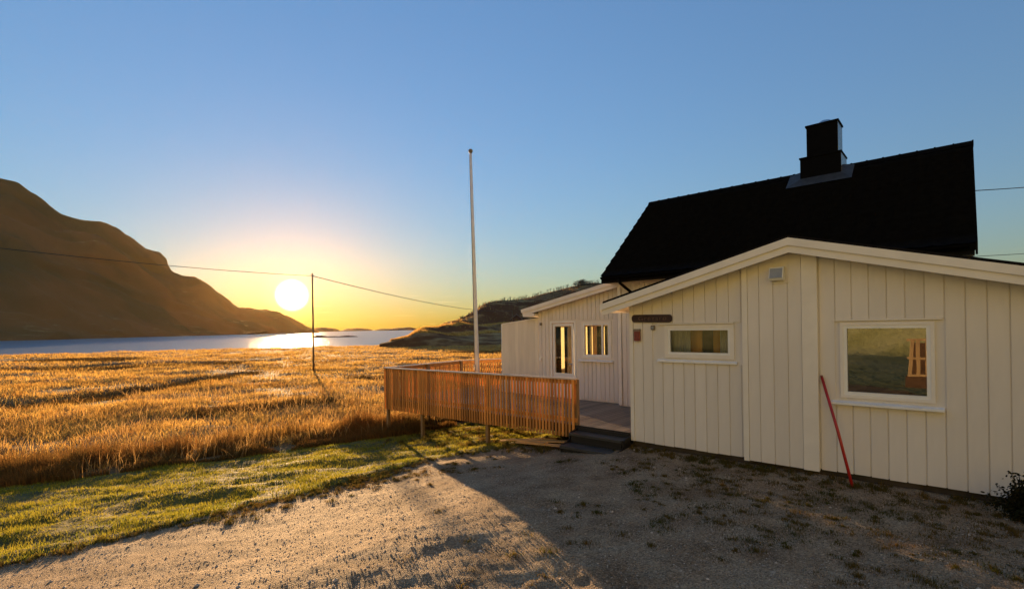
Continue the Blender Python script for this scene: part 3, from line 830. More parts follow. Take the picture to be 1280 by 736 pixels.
MB().tube([(-1.62, EV0 - 0.06, EZ - 0.08), (-1.60, EV0 - 0.02, EZ - 0.20), (-1.50, MV0 - 0.10, EZ - 0.42), (-1.46, MV0 - 0.07, EZ - 0.52), (-1.46, MV0 - 0.07, 0.4)], 0.038, 8).build('downpipe', M['black_metal'], HP, True)
# chimney
ch = MB().box(2.02, 2.87, 4.92, 5.68, 5.35, 6.42).build('chimney', M['black_metal'], HP)
MB().box(2.15, 2.80, 5.0, 5.60, 6.42, 7.19).build('shaft', M['black_metal'], ch)
M['sky_sheen'] = mat('side_sky_sheen', (0.05, 0.055, 0.06), 0.25, 0.2, spec=0.6)  # paler plates added on the right faces, sky sheen put into their colour
MB().box(2.871, 2.876, 4.93, 5.67, 5.9, 6.40).build('sheen_plate', M['sky_sheen'], ch)
MB().box(2.801, 2.806, 5.01, 5.59, 6.44, 7.165).build('sheen_plate', M['sky_sheen'], ch)
MB().box(2.00, 2.89, 4.90, 5.70, 6.40, 6.435).build('collar', M['black_metal'], ch)
MB().box(2.125, 2.825, 4.975, 5.625, 7.17, 7.21).build('cap', M['black_metal'], ch)
MB().tube([(2.50, 5.30, 7.2), (2.50, 5.30, 7.29), (2.50, 5.30, 7.32)], [0.155, 0.155, 0.12], 16).build('flue', M['steel'], ch, True)
rz = lambda v: EZ + RS * (v - EV0) + 0.075
mb = MB()
mb.add([(1.74, 4.72, rz(4.72)), (3.10, 4.72, rz(4.72)), (3.10, 5.20, rz(5.20)), (1.74, 5.20, rz(5.20)), (2.87, 4.92, rz(4.92) + .05), (2.02, 4.92, rz(4.92) + .05), (2.87, 5.2, rz(5.2) + .05), (2.02, 5.2, rz(5.2) + .05)],
       [(0, 1, 4, 5), (1, 2, 6, 4), (0, 5, 7, 3)])
mb.build('flashing', M['lead'], ch)

# --- annex (left wing) ---------------------------------------------------------
WL, WV = -4.92, 3.20
def wtop(u): return 3.02 + 0.2035 * (u + 5.0)      # top of the bargeboard
WD = (-4.39, -3.57, 0.30, 2.50); WW = (-3.26, -2.38, 1.53, 2.47)
mb = MB(); wall_pieces(mb, [WD, WW], WL, ML, lambda u: wtop(u) - 0.12, 0.12, WV, WV + 0.13)
# left side wall with two tall windows facing the low sun, back wall with one
LW = [(3.75, 4.75, 0.75, 2.45), (5.0, 6.1, 0.75, 2.45), (6.35, 7.3, 0.75, 2.45)]
def side(mb_, x0, x1, cuts, y0, y1, z0, z1):
    ys = sorted({y0, y1} | {c[0] for c in cuts} | {c[1] for c in cuts})
    for a, b_ in zip(ys[:-1], ys[1:]):
        c = [c for c in cuts if c[0] <= a + 1e-6 and c[1] >= b_ - 1e-6]
        if c:
            mb_.box(x0, x1, a, b_, z0, c[0][2]); mb_.box(x0, x1, a, b_, c[0][3], z1)
        else: mb_.box(x0, x1, a, b_, z0, z1)
side(mb, WL, WL + 0.13, LW, WV + 0.13, 7.6, 0.12, 2.86)
mb.box(WL + 0.13, ML, 7.47, 7.6, 0.12, 2.86)
mb.build('annex_wall', M['cream'], HP)
MB().box(WL + 0.03, ML, WV + 0.03, 7.55, -1.3, 0.12).build('foundation', M['foundation'], HP)
MB().box(WL + 0.13, ML, WV + 0.13, 7.47, 0.121, 0.26).build('floor', M['room_wood'], HP)
WU = WL - 0.50
mb = MB(); mb.prism_y([(WU, wtop(WU) - 0.02), (ML - 0.002, wtop(ML) - 0.02), (ML - 0.002, wtop(ML) + 0.02), (WU, wtop(WU) + 0.02)], WV - 0.235, 7.9)
mb.build('annex_roof', M['roof_edge'], HP)
mb = MB(); mb.prism_y([(WU + 0.04, wtop(WU) - 0.125), (ML - 0.002, wtop(ML) - 0.115), (ML - 0.002, wtop(ML) - 0.022), (WU + 0.04, wtop(WU) - 0.022)], WV - 0.22, 7.85)
mb.build('soffit', M['soffit'], HP)
for dz0, dz1, v0, du in ((-0.10, 0.008, WV - 0.262, 0), (-0.20, -0.092, WV - 0.237, 0.04)):
    u0 = WU + du
    z1_ = wtop(u0) + dz0
    MB().prism_y([(u0 + 0.10, wtop(u0) + dz0 + 0.02), (ML - 0.004, wtop(ML) + dz0), (ML - 0.004, wtop(ML) + dz1), (u0, wtop(u0) + dz1), (u0 + 0.02, wtop(u0) + dz0 + 0.01)], v0, v0 + 0.024).build('bargeboard', M['trim'], HP)
MB().prism_y([(WU + 0.06, wtop(WU) - 0.215), (WL + 0.02, wtop(WU) - 0.205), (WL + 0.02, wtop(WU) - 0.12), (WU + 0.06, wtop(WU) - 0.12)], WV - 0.235, 7.8).build('eave_box', M['trim'], HP)
i = 0
u = WL + 0.07
while u < ML - 0.03:
    w = 0.125
    tl, tr_ = wtop(u - w/2) - 0.14, wtop(u + w/2) - 0.14
    if u + w/2 > WD[0] - 0.09 and u - w/2 < WD[1] + 0.09: segs = [(2.60, None)]
    elif u + w/2 > WW[0] - 0.09 and u - w/2 < WW[1] + 0.09: segs = [(0.30, 1.37), (2.58, None)]
    else: segs = [(0.30, None)]
    for a, b_ in segs:
        if b_ is None: board(u, WV, a, None, w, 0.02, M['cream'], HP, top=(tl, tr_))
        else: board(u, WV, a, b_, w, 0.02, M['cream'], HP)
    u += 0.14
make_window(WW[0], WW[1], WW[2], WW[3], WV - 0.004, 0.06, M['glass'], sill=(-3.40, -2.27, 1.42, 0.09), fr=0.05, mull=(-2.62,))
# glazed door of the annex
d = MB().box(WD[0] - 0.06, WD[0], WV - 0.024, WV + 0.001, 0.28, 2.56).box(WD[1], WD[1] + 0.06, WV - 0.024, WV + 0.001, 0.28, 2.56).box(WD[0], WD[1], WV - 0.024, WV + 0.001, 2.50, 2.56).build('door', M['white'], HP)
x0, x1 = WD[0] + 0.03, WD[1] - 0.03
MB().box(x0, x0 + 0.075, WV - 0.01, WV + 0.04, 0.30, 2.48).box(x1 - 0.075, x1, WV - 0.01, WV + 0.04, 0.30, 2.48).box(x0 + 0.075, x1 - 0.075, WV - 0.01, WV + 0.04, 0.30, 1.0).box(x0 + 0.075, x1 - 0.075, WV - 0.01, WV + 0.04, 2.41, 2.48).build('frame', M['white'], d)
MB().box(x0 + 0.07, x1 - 0.07, WV + 0.015, WV + 0.021, 0.99, 2.42).build('pane', M['glass'], d)
MB().tube([(x1 - 0.04, WV - 0.01, 1.28), (x1 - 0.04, WV - 0.055, 1.28), (x1 - 0.15, WV - 0.055, 1.28)], 0.012, 6).build('handle', M['steel'], d)
# windows on the sunny side and thin curtains
for c in LW:
    f = MB()
    y0, y1, z0, z1 = c
    X0, X1 = WL - 0.01, WL + 0.08
    f.box(X0, X1, y0, y0 + 0.06, z0, z1).box(X0, X1, y1 - 0.06, y1, z0, z1).box(X0, X1, y0 + 0.06, y1 - 0.06, z0, z0 + 0.06).box(X0, X1, y0 + 0.06, y1 - 0.06, z1 - 0.06, z1)
    fo = f.build('window', M['white'], HP)
    MB().box(WL + 0.03, WL + 0.036, y0 + 0.055, y1 - 0.055, z0 + 0.055, z1 - 0.055).build('pane', M['glass'], fo)
def side_curtain(y0, y1, x=WL + 0.22, z0=0.5, z1=2.52):
    n = 8; pts = [(x + 0.02 * math.sin(i * 2.1), y0 + (y1 - y0) * i / n) for i in range(n + 1)]
    mb_ = MB(); vs = [(a, b_, z) for z in (z0, z1) for a, b_ in pts]
    mb_.add(vs, [(i, i + 1, n + 2 + i, n + 1 + i) for i in range(n)]); mb_.build('curtain', M['curtain'], HP)
for y0, y1 in ((4.07, 4.25), (4.66, 4.75), (5.42, 5.60), (5.88, 6.02), (6.58, 6.72), (6.98, 7.12)): side_curtain(y0, y1)
# inner room: pale timber lining on the wall the sun reaches, a white hanging lamp, a table
MB().box(ML - 0.03, ML - 0.005, WV + 0.14, 7.46, 0.26, 2.85).build('inner_wall', M['room_wood'], HP)
HPn = empty('pendant_lamp', world_pt(-4.35, 4.45, 2.10), ROTZ)
tag(HPn, 'small white hanging lamp seen through the glazed annex door', 'lamp')
MB().tube([(0, 0, 0), (0, 0, 0.06), (0, 0, 0.10)], [0.15, 0.11, 0.03], 14).build('lamp_shade', M['pendant'], HPn, True)
MB().tube([(0, 0, 0.10), (0, 0, 0.75)], 0.006, 5).build('cord', M['cable'], HPn)
tb_ = empty('table', world_pt(-4.1, 5.2, 0.26), ROTZ)
tag(tb_, 'low wooden table inside the annex behind the glazed door', 'table')
MB().box(-0.6, 0.6, -0.4, 0.4, 0.70, 0.74).build('tabletop', M['room_wood'], tb_)
for sx_, sy_ in ((-1, -1), (1, -1), (1, 1), (-1, 1)):
    MB().box(sx_ * 0.55 - 0.03, sx_ * 0.55 + 0.03, sy_ * 0.35 - 0.03, sy_ * 0.35 + 0.03, 0, 0.70).build('leg', M['room_wood'], tb_)

# --- privacy screen left of the annex ------------------------------------------
scr = empty('privacy_screen', world_pt(-6.46, WV, 0), ROTZ)
tag(scr, 'plain cream board privacy screen with sloping top joined to annex corner', 'screen')
SL = 6.46 - 4.93
nb = 11; w = SL / nb
for i in range(nb):
    a = i * w
    zt = lambda x: 2.49 + 0.10 * x
    MB().prism_y([(a + 0.002, 0.1), (a + w - 0.002, 0.1), (a + w - 0.002, zt(a + w)), (a + 0.002, zt(a))], -0.015 if i % 2 else -0.012, 0.03).build('board', M['screen'], scr)
MB().box(-0.03, -0.0005, -0.03, 0.06, 0.0, 2.50).build('edge_post', M['white'], scr)
MB().prism_y([(0.0, 2.492), (SL, 2.645), (SL, 2.675), (0.0, 2.522)], -0.03, 0.06).build('cap_rail', M['trim'], scr)

# ------------------------------------------------------------------ small things on the wall
wl = empty('wall_lamp', world_pt(2.715, -0.07, 3.09), ROTZ)
tag(wl, 'square grey weatherproof lamp high on the porch gable', 'lamp')
MB().prism_x([(0, 0), (0, 0.22), (-0.07, 0.21), (-0.12, 0.03), (-0.10, 0)], -0.105, 0.105).build('housing', M['white'], wl)
MB().prism_x([(-0.076, 0.195), (-0.124, 0.035), (-0.130, 0.035), (-0.082, 0.195)], -0.092, 0.092).build('lens', M['grey_plastic'], wl)
sg = empty('name_sign', world_pt(0.475, -0.024, 2.525), ROTZ)
tag(sg, 'dark carved wooden name board above the small porch window', 'sign')
hw, hh, rr = 0.415, 0.075, 0.06
pts = []
for cx_, cz_, a0 in ((hw - rr, -hh + rr, -90), (hw - rr, hh - rr, 0), (-hw + rr, hh - rr, 90), (-hw + rr, -hh + rr, 180)):
    for k in range(6):
        a = RAD(a0 + 18 * k); pts.append((cx_ + rr * math.cos(a), cz_ + rr * math.sin(a)))
pts = [(a, b_ + 0.006 * math.sin(a * 13)) for a, b_ in pts]
MB().prism_y(pts, -0.022, 0).build('plaque', M['sign'], sg)
fc = bpy.data.curves.new('lettering', 'FONT')
fc.body = 'Grezaro'; fc.size = 0.15; fc.extrude = 0.004; fc.align_x = 'CENTER'; fc.align_y = 'CENTER'; fc.space_character = 1.18
to0 = bpy.data.objects.new('lettering', fc); COL.objects.link(to0); bpy.context.view_layer.update()
tme = bpy.data.meshes.new_from_object(to0.evaluated_get(bpy.context.evaluated_depsgraph_get())); bpy.data.objects.remove(to0)
tme.materials.clear(); to = link('lettering', tme, M['sign_letter'])
to.parent = sg; to.location = (0.02, -0.026, 0); to.rotation_euler = (RAD(90), 0, 0); to.scale = (1, 0.82, 1)
mbx = empty('post_box', world_pt(0.175, -0.024, 2.09), ROTZ)
tag(mbx, 'small dark red box under the left end of the name board', 'box')
MB().bbox(-0.065, 0.065, -0.05, 0, 0, 0.19, 0.012).build('body', M['darkred'], mbx)
MB().bbox(-0.068, 0.068, -0.055, 0, 0.192, 0.235, 0.012).build('lid', M['box_dark'], mbx)
sb = empty('door_bell_box', world_pt(0.495, -0.001, 2.305), ROTZ)
tag(sb, 'tiny square brown box on the wall under the name board', 'box')
MB().bbox(-0.04, 0.04, -0.04, 0, 0, 0.085, 0.008).build('casing', M['box_dark'], sb)
MB().bbox(-0.025, 0.025, -0.046, -0.0405, 0.02, 0.06, 0.004).build('cover', M['grey_plastic'], sb)
st = empty('wall_switch', world_pt(-4.79, WV - 0.024, 2.44), ROTZ)
tag(st, 'small brown fitting high at the left corner of the annex wall', 'fitting')
MB().bbox(-0.04, 0.04, -0.04, 0, 0, 0.08, 0.008).build('casing', M['box_dark'], st)
st = empty('wall_socket', world_pt(-4.83, WV - 0.024, 1.35), ROTZ)
tag(st, 'small white socket on the annex wall left of the door', 'socket')
MB().bbox(-0.04, 0.04, -0.04, 0, 0, 0.09, 0.008).build('casing', M['white'], st)
# red snow shovel handle leaning on the wall
rd = empty('red_stick', world_pt(3.74, -0.38, 0.0), ROTZ)
tag(rd, 'long thin red pole leaning against the porch wall beside the big window', 'pole')
MB().tube([(0.0, 0.0, 0.0), (-0.19, 0.155, 0.74), (-0.425, 0.33, 1.545)], [0.021, 0.0205, 0.020], 8).build('shaft', M['red'], rd, True)
MB().tube([(-0.425, 0.33, 1.545), (-0.433, 0.337, 1.575)], [0.019, 0.017], 8).build('grip', M['darkred'], rd, True)

# ------------------------------------------------------------------ deck with railing
DZ = 0.26
deck = empty('wooden_deck', (OX, OY, 0), ROTZ)
tag(deck, 'raised wooden deck with brown picket railing beside the house', 'deck')
A = (-8.45, -0.05); B = (-8.62, 3.25); Cc = (-7.1, 6.6)
def deck_left(v): return np.interp(v, [A[1], B[1], Cc[1]], [A[0], B[0], Cc[0]])
# floor boards run away from the yard
bw = 0.12
u = A[0] + 0.16
while u < -0.01:
    vend = WV - 0.03 if u > -6.5 else (6.5 if u > -7.1 else float(np.interp(u, [B[0], Cc[0]], [3.25, 6.6])))
    if u > ML: vend = MV0 - 0.06
    L_ = vend - (A[1] + 0.03)
    o = MB().bbox(-bw/2 + 0.003, bw/2 - 0.003, 0, L_, 0, 0.028, 0.003).build('floor_board', M['deck'], deck)
    o.location = (u, A[1] + 0.03, DZ - 0.028 + random.uniform(-0.0015, 0.0015))
    u += bw + 0.004
MB().box(A[0] + 0.05, -0.01, A[1] - 0.001, A[1] + 0.028, DZ - 0.20, DZ - 0.002).build('front_beam', M['dark_wood'], deck)
for v in (0.9, 2.0, 2.9):
    MB().box(A[0] + 0.15, -0.02, v, v + 0.05, DZ - 0.18, DZ - 0.03).build('joist', M['dark_wood'], deck)
def gz_(u, v):
    x, y = to_xy(u, v); return float(height(np.array([x]), np.array([y]))[0])
def railing(p, q, z_p, z_q, zb, posts, skip0=0.06, pick_w=0.053, pick=0.093):
    p = Vector(p); q = Vector(q); L_ = (q - p).length; d = (q - p) / L_; ang = math.atan2(d.y, d.x)
    nn = int((L_ - skip0) / pick)
    hgt = (z_p + z_q) / 2 - 0.03
    meshes = [MB().bbox(-pick_w/2, pick_w/2, -0.014, 0.014, 0, hgt - zb, 0.003).mesh('picket')]
    meshes[0].materials.append(M['rail_wood'])
    for i in range(nn + 1):
        c = p + d * (skip0 + i * pick); f = i / nn
        o = link('picket', meshes[0], None, deck)
        o.location = (c.x + d.y * 0.03, c.y - d.x * 0.03, zb + (z_p * (1 - f) + z_q * f) - (z_p + z_q) / 2 + random.uniform(-0.004, 0.004))
        o.rotation_euler = (0, random.uniform(-0.006, 0.006), ang)
    def bar(name, z0a, z0b, off0, off1, th, m):
        mb_ = MB()
        n_ = Vector((d.y, -d.x))
        P = [p + n_ * off0, q + n_ * off0, q + n_ * off1, p + n_ * off1]
        zz = [z0a, z0b, z0b, z0a]
        mb_.add([(a.x, a.y, z) for a, z in zip(P, zz)] + [(a.x, a.y, z + th) for a, z in zip(P, zz)],
                [(0, 3, 2, 1), (4, 5, 6, 7), (0, 1, 5, 4), (1, 2, 6, 5), (2, 3, 7, 6), (3, 0, 4, 7)])
        return mb_.build(name, m, deck)
    bar('handrail', z_p - 0.03, z_q - 0.03, -0.05, 0.062, 0.030, M['rail_cap'])
    bar('cross_rail', z_p - 0.13, z_q - 0.13, -0.018, 0.017, 0.09, M['rail_wood'])
    bar('cross_rail', DZ + 0.06, DZ + 0.06, -0.018, 0.017, 0.09, M['rail_wood'])
    for t in posts:
        c = p + d * t; g = gz_(c.x, c.y)
        zt = z_p + (z_q - z_p) * t / L_ - 0.034
        n_ = Vector((-d.y, d.x)); c2 = c + n_ * 0.066
        o = MB().bbox(-0.045, 0.045, -0.045, 0.045, 0, zt - g + 0.25, 0.006).build('post', M['post_wood'], deck)
        o.location = (c2.x, c2.y, g - 0.25); o.rotation_euler = (0, 0, ang)
railing((A[0], A[1]), (-1.28, A[1]), 1.215, 1.275, -0.04, [0.05, 1.75, 4.39, 7.12], skip0=0.02)
railing((B[0], B[1]), (A[0], A[1] + 0.02), 1.24, 1.215, 0.02, [0.02, 1.6])
railing((Cc[0], Cc[1]), (B[0], B[1]), 1.24, 1.24, 0.02, [0.06, 1.8])
stp = empty('steps', world_pt(-1.27, -0.05, 0), ROTZ)
tag(stp, 'two dark stained wooden steps leading up to the deck', 'steps')
MB().bbox(0.0, 1.24, -0.33, -0.002, 0.105, 0.15, 0.006).build('tread', M['tread'], stp)
MB().bbox(0.0, 1.24, -0.67, -0.30, -0.10, -0.05, 0.006).build('tread', M['tread'], stp)
MB().box(0.02, 1.22, -0.285, -0.26, -0.05, 0.105).build('riser', M['dark_wood'], stp)
MB().box(0.02, 1.22, -0.595, -0.57, -0.32, -0.092).build('riser', M['dark_wood'], stp)
MB().box(0.02, 1.22, -0.02, -0.003, 0.157, 0.23).build('riser', M['dark_wood'], stp)
for x_ in (-0.025, 1.245):
    MB().prism_x([(-0.60, -0.32), (-0.01, -0.32), (-0.01, 0.2), (-0.29, 0.145), (-0.30, 0.0), (-0.60, -0.055)], x_, x_ + 0.024).build('side_panel', M['dark_wood'], stp)
# loose planks lying below the railing
PL = [(-2.35, -0.12, 1.55, 6, 'uppermost orange plank lying on the ground below the railing', 0.00),
      (-2.05, -0.30, 1.60, -4, 'orange plank lying in front of the others beside the steps', -0.03),
      (-2.75, 0.05, 1.50, 14, 'dark plank end sticking out under the railing', -0.01),
      (-2.55, -0.22, 1.25, -9, 'short plank lying askew in the grass below the railing', 0.0)]
for (pu, pv, pl, ang, lab, dz) in PL:
    g = max(gz_(pu - 0.5, pv), gz_(pu + 0.5, pv), gz_(pu, pv)) + 0.05 + dz
    slope = math.atan2(gz_(pu + 0.6, pv) - gz_(pu - 0.6, pv), 1.2)
    o = MB().bbox(-pl/2, pl/2, -0.07, 0.07, 0, 0.028, 0.004).build('plank', M['plank'])
    o.location = world_pt(pu, pv, g); o.rotation_euler = Matrix.Rotation(ROTZ + RAD(ang), 4, 'Z').to_euler()
    o.rotation_euler = (Matrix.Rotation(ROTZ + RAD(ang), 4, 'Z') @ Matrix.Rotation(-slope, 4, 'Y')).to_euler()
    tag(o, lab, 'plank', 'loose planks below the railing')

# ------------------------------------------------------------------ flagpole, utility pole, cables
fp = empty('flagpole', world_pt(-5.24, 0.8, DZ), ROTZ)
tag(fp, 'tall white flagpole without a flag standing on the deck', 'flagpole')
MB().tube([(0.03, 0, 0), (0.012, 0, 1.2), (-0.05, 0, 4.2), (-0.11, 0, 7.06)], [0.070, 0.065, 0.050, 0.033], 14).build('pole', M['pole'], fp, True)
MB().tube([(-0.11, 0, 7.06), (-0.11, 0, 7.09), (-0.112, 0, 7.13), (-0.112, 0, 7.17), (-0.112, 0, 7.19)], [0.030, 0.052, 0.066, 0.048, 0.01], 12).build('finial', M['box_dark'], fp, True)
MB().tube([(0.00, -0.075, 0.9), (-0.055, -0.06, 4.2), (-0.12, -0.045, 7.0)], 0.006, 4).build('halyard', M['cable'], fp)
MB().box(-0.03, 0.03, -0.10, -0.06, 0.95, 1.10).build('cleat', M['steel'], fp)
MB().box(-0.12, 0.16, -0.12, 0.12, 0, 0.02).build('base_plate', M['steel'], fp)
UPY = 47.0
ub = at(392, 461, UPY); ug = float(height(np.array([ub[0]]), np.array([ub[1]]))[0])
ut = at(391, 341.5, UPY)
up = empty('utility_pole', (ub[0], ub[1], ug - 0.2))
tag(up, 'slender wooden utility pole standing in the golden meadow beside the sun', 'utility pole')
MB().tube([(0, 0, 0), (0.02, 0, ut[2] - ug + 0.2)], [0.10, 0.07], 8).build('pole', M['util'], up, True)
MB().box(-0.12, 0.12, -0.05, 0.05, ut[2] - ug - 0.05, ut[2] - ug + 0.02).build('bracket', M['steel'], up)
def cable(name, a, b_, sag, r, label, parent=None):
    a = Vector(a); b_ = Vector(b_); pts = []
    for i in range(25):
        t = i / 24; p_ = a.lerp(b_, t); p_.z -= sag * 4 * t * (1 - t); pts.append(p_)
    o = MB().tube(pts, r, 5).build(name, M['cable'])
    tag(o, label, 'cable')
att = Vector(at(391, 345, UPY)); att.y -= 0.1
cable('power_cable', at(-160, 291, 26), att, 0.28, 0.022, 'overhead cable running from the left edge to the meadow pole')
far_top = at(640, 388.5, 150)
cable('power_cable', att, far_top, 1.2, 0.035, 'overhead cable sagging from the meadow pole towards the far hill')
fpl = empty('utility_pole', (far_top[0] + 0.05, far_top[1], 0)); fpl.location.z = far_top[2] - 6.5
tag(fpl, 'distant wooden utility pole on the slope beside the tiny cabin', 'utility pole')
MB().tube([(0, 0, -1), (0, 0, 6.6)], [0.12, 0.09], 6).build('pole', M['util'], fpl)
cable('service_cable', at(1218, 238.5, 11.0), at(1500, 205, 22), 0.15, 0.010, 'thin cable leaving the right end of the main roof')
cable('phone_cable', at(1190, 322, 13.5), at(1500, 301, 24), 0.05, 0.008, 'thin cable just above the porch roof at the right edge')

# ------------------------------------------------------------------ timber rack behind the viewer (seen only in the window)
def rack():
    g = gz_(4.1, -14.0)
    r = empty('timber_rack', world_pt(4.0, -14.0, g), ROTZ)
    tag(r, 'sunlit timber lattice on a brown plinth mirrored in the big window', 'rack')
    h0, h1 = 0.41 - g, 1.74 - g
    for i, x in enumerate((-0.50, -0.24, 0.02, 0.30, 0.60, 0.9)):
        o = MB().bbox(-0.055, 0.055, -0.015, 0.015, 0, h1 - h0, 0.004).build('slat', M['plank_l'], r); o.location = (x, 0.03, h0)
        o.rotation_euler = (0, 0.09 if i == 0 else 0.0, 0)
    for z in (h0, h0 + 0.62, h1 - 0.06):
        MB().box(-0.56, 1.0, 0.047, 0.08, z, z + 0.08).build('crossbar', M['plank_l'], r)
    MB().box(-0.62, 1.1, -0.5, 0.09, -0.3, h0 - 0.002).build('base', M['base_red'], r)
    MB().box(-0.46, 1.0, -0.45, -0.42, h0, h1 - 0.15).build('back_panel', M['base_red'], r)
M['plank_l'] = mat('pale_timber', (0.62, 0.42, 0.20), 0.6, 0.2, 3)
M['base_red'] = mat('brown_red_board', (0.13, 0.07, 0.035), 0.7, 0.2, 3)
rack()
# ------------------------------------------------------------------ vegetation
def blades(name, X, Y, Hh, Wd, m, lean=0.35, z=None, label=None, bend=None, seg2=True, parent=None, cat='grass'):
    """grass blades: each a bent two-segment ribbon (quad + tip triangle) or one triangle"""
    n = len(X)
    Zg = height(X, Y) if z is None else z
    a = rng.uniform(0, 2 * np.pi, n); la = rng.uniform(0, 2 * np.pi, n)
    ln = np.abs(rng.normal(0, lean, n)) * Hh
    if bend is not None:
        bx, by = bend
    else: bx = by = 0.0
    dx, dy = np.cos(a) * Wd * 0.5, np.sin(a) * Wd * 0.5
    lx, ly = np.cos(la) * ln + bx * Hh, np.sin(la) * ln + by * Hh
    base0 = np.stack([X - dx, Y - dy, Zg - 0.01], -1); base1 = np.stack([X + dx, Y + dy, Zg - 0.01], -1)
    tip = np.stack([X + lx, Y + ly, Zg + Hh], -1)
    if seg2:
        mx_, my_ = X + lx * 0.35, Y + ly * 0.35; mz = Zg + Hh * rng.uniform(0.45, 0.75, n)
        m0 = np.stack([mx_ - dx * 0.75, my_ - dy * 0.75, mz], -1); m1 = np.stack([mx_ + dx * 0.75, my_ + dy * 0.75, mz], -1)
        VV = np.stack([base0, base1, m0, m1, tip], 1).reshape(-1, 3)
        b0 = (np.arange(n) * 5)[:, None]
        Fc = np.concatenate([b0 + np.array([[0, 1, 3]]), b0 + np.array([[0, 3, 2]]), b0 + np.array([[2, 3, 4]])], 0)
    else:
        VV = np.stack([base0, base1, tip], 1).reshape(-1, 3)
        Fc = (np.arange(n) * 3)[:, None] + np.array([[0, 1, 2]])
    o = link(name, np_mesh(name, VV, Fc), m, parent)
    if label: tag(o, label, cat, kind='stuff')
    return o
def scatter_polar(n, r0, r1, a0, a1, power=1.0):
    """random points in view, denser near the viewer"""
    t = rng.uniform(0, 1, n)
    if power == 1.0: r = r0 * (r1 / r0) ** t
    else: r = (r0 ** power + t * (r1 ** power - r0 ** power)) ** (1 / power)
    a = np.radians(rng.uniform(a0, a1, n))
    return np.sin(a) * r, np.cos(a) * r
DARK = [((-33, 20), (-27, 28), 2.6), ((-27, 28), (-25.4, 36), 2.2), ((-25.4, 36), (-25, 47), 1.5), ((-90, 80), (-55, 72), 3.5), ((-12, 40), (2, 36), 1.2), ((-60, 52), (-34, 60), 2.0), ((-9, 78), (8, 74), 2.0), ((-14, 24), (-10, 26), 1.0)]
def band_dist(X, Y):
    best = np.full(np.shape(X), 9.0)
    wob = 0.45 * fbm(X * 0.35, Y * 0.35, 3)
    for (x0, y0), (x1, y1), w_ in DARK:
        dx, dy = x1 - x0, y1 - y0; t = np.clip(((X - x0) * dx + (Y - y0) * dy) / (dx * dx + dy * dy), 0, 1)
        best = np.minimum(best, np.hypot(X - x0 - t * dx, Y - y0 - t * dy) / w_ + wob)
    return best
# golden meadow
M['straw'] = blade_mat('golden_straw', (0.86, 0.56, 0.15), (0.36, 0.17, 0.04), 0.55, scale=0.45)
M['reed'] = blade_mat('rust_reed', (0.30, 0.14, 0.040), (0.12, 0.085, 0.028), 0.40, scale=0.5)
M['turf'] = blade_mat('green_turf', (0.20, 0.22, 0.022), (0.42, 0.34, 0.050), 0.55, scale=1.2)
M['weed'] = blade_mat('weeds', (0.07, 0.085, 0.018), (0.20, 0.115, 0.035), 0.45, scale=1.0)
X, Y = scatter_polar(560000, 13, 160, -50, 30, 0.35)
u, v = to_uv(X, Y)
r = np.hypot(X, Y)
sh = SHORE + 14 * fbm(X * 0.02 + 5, Y * 0.02, 2) + np.clip(-X - 40, 0, 200) * 0.05
inside = (u > -7.0) & (v > -1) & (v < 9)
clump = fbm(X * 0.5, Y * 0.5, 3)
big = fbm(X * 0.09 + 9, Y * 0.14, 3)
hgt_g = height(X, Y)
low = sstep(-1.75, -2.05, hgt_g)
patch = fbm(X * 0.13 - 4, Y * 0.30 + 2, 4, 0.6)
keep = (field_u(v) - u > 0.9 + rng.uniform(0, 1.6, len(X))) & (r < sh + 1) & ~inside & ((clump > -0.25 + 0.25 * rng.normal(size=len(X)))) & (rng.uniform(0, 1, len(X)) > 0.6 * sstep(-0.02, 0.25, -patch)) & (rng.uniform(0, 1, len(X)) > low * 0.9) & (rng.uniform(0, 1, len(X)) < 0.12 + sstep(0.7, 1.15, band_dist(X, Y)))
X, Y, r, clump, big, hg = X[keep], Y[keep], r[keep], clump[keep], big[keep], hgt_g[keep]
H_ = ((0.22 + 0.16 * clump + 0.10 * big) * rng.uniform(0.5, 1.35, len(X))).clip(0.07, 0.7)
W_ = (0.006 + r * 0.0005)
blades('meadow_grass', X, Y, H_, W_, M['straw'], 0.75, z=hg, label='tall golden autumn grass covering the meadow', bend=(0.15, -0.1))
print('meadow', len(X))
X, Y = scatter_polar(260000, 18, 105, -50, 12, 0.35)
k = (band_dist(X, Y) < 1.0 + 0.15 * rng.normal(size=len(X)))
X, Y = X[k], Y[k]
M['heath'] = blade_mat('dark_heath', (0.16, 0.085, 0.028), (0.085, 0.062, 0.022), 0.3, scale=0.6)
blades('meadow_heath', X, Y, rng.uniform(0.15, 0.42, len(X)), 0.008 + 0.0006 * np.hypot(X, Y), M['heath'], 0.5, label='dark brown heather bands crossing the golden meadow', cat='heather')
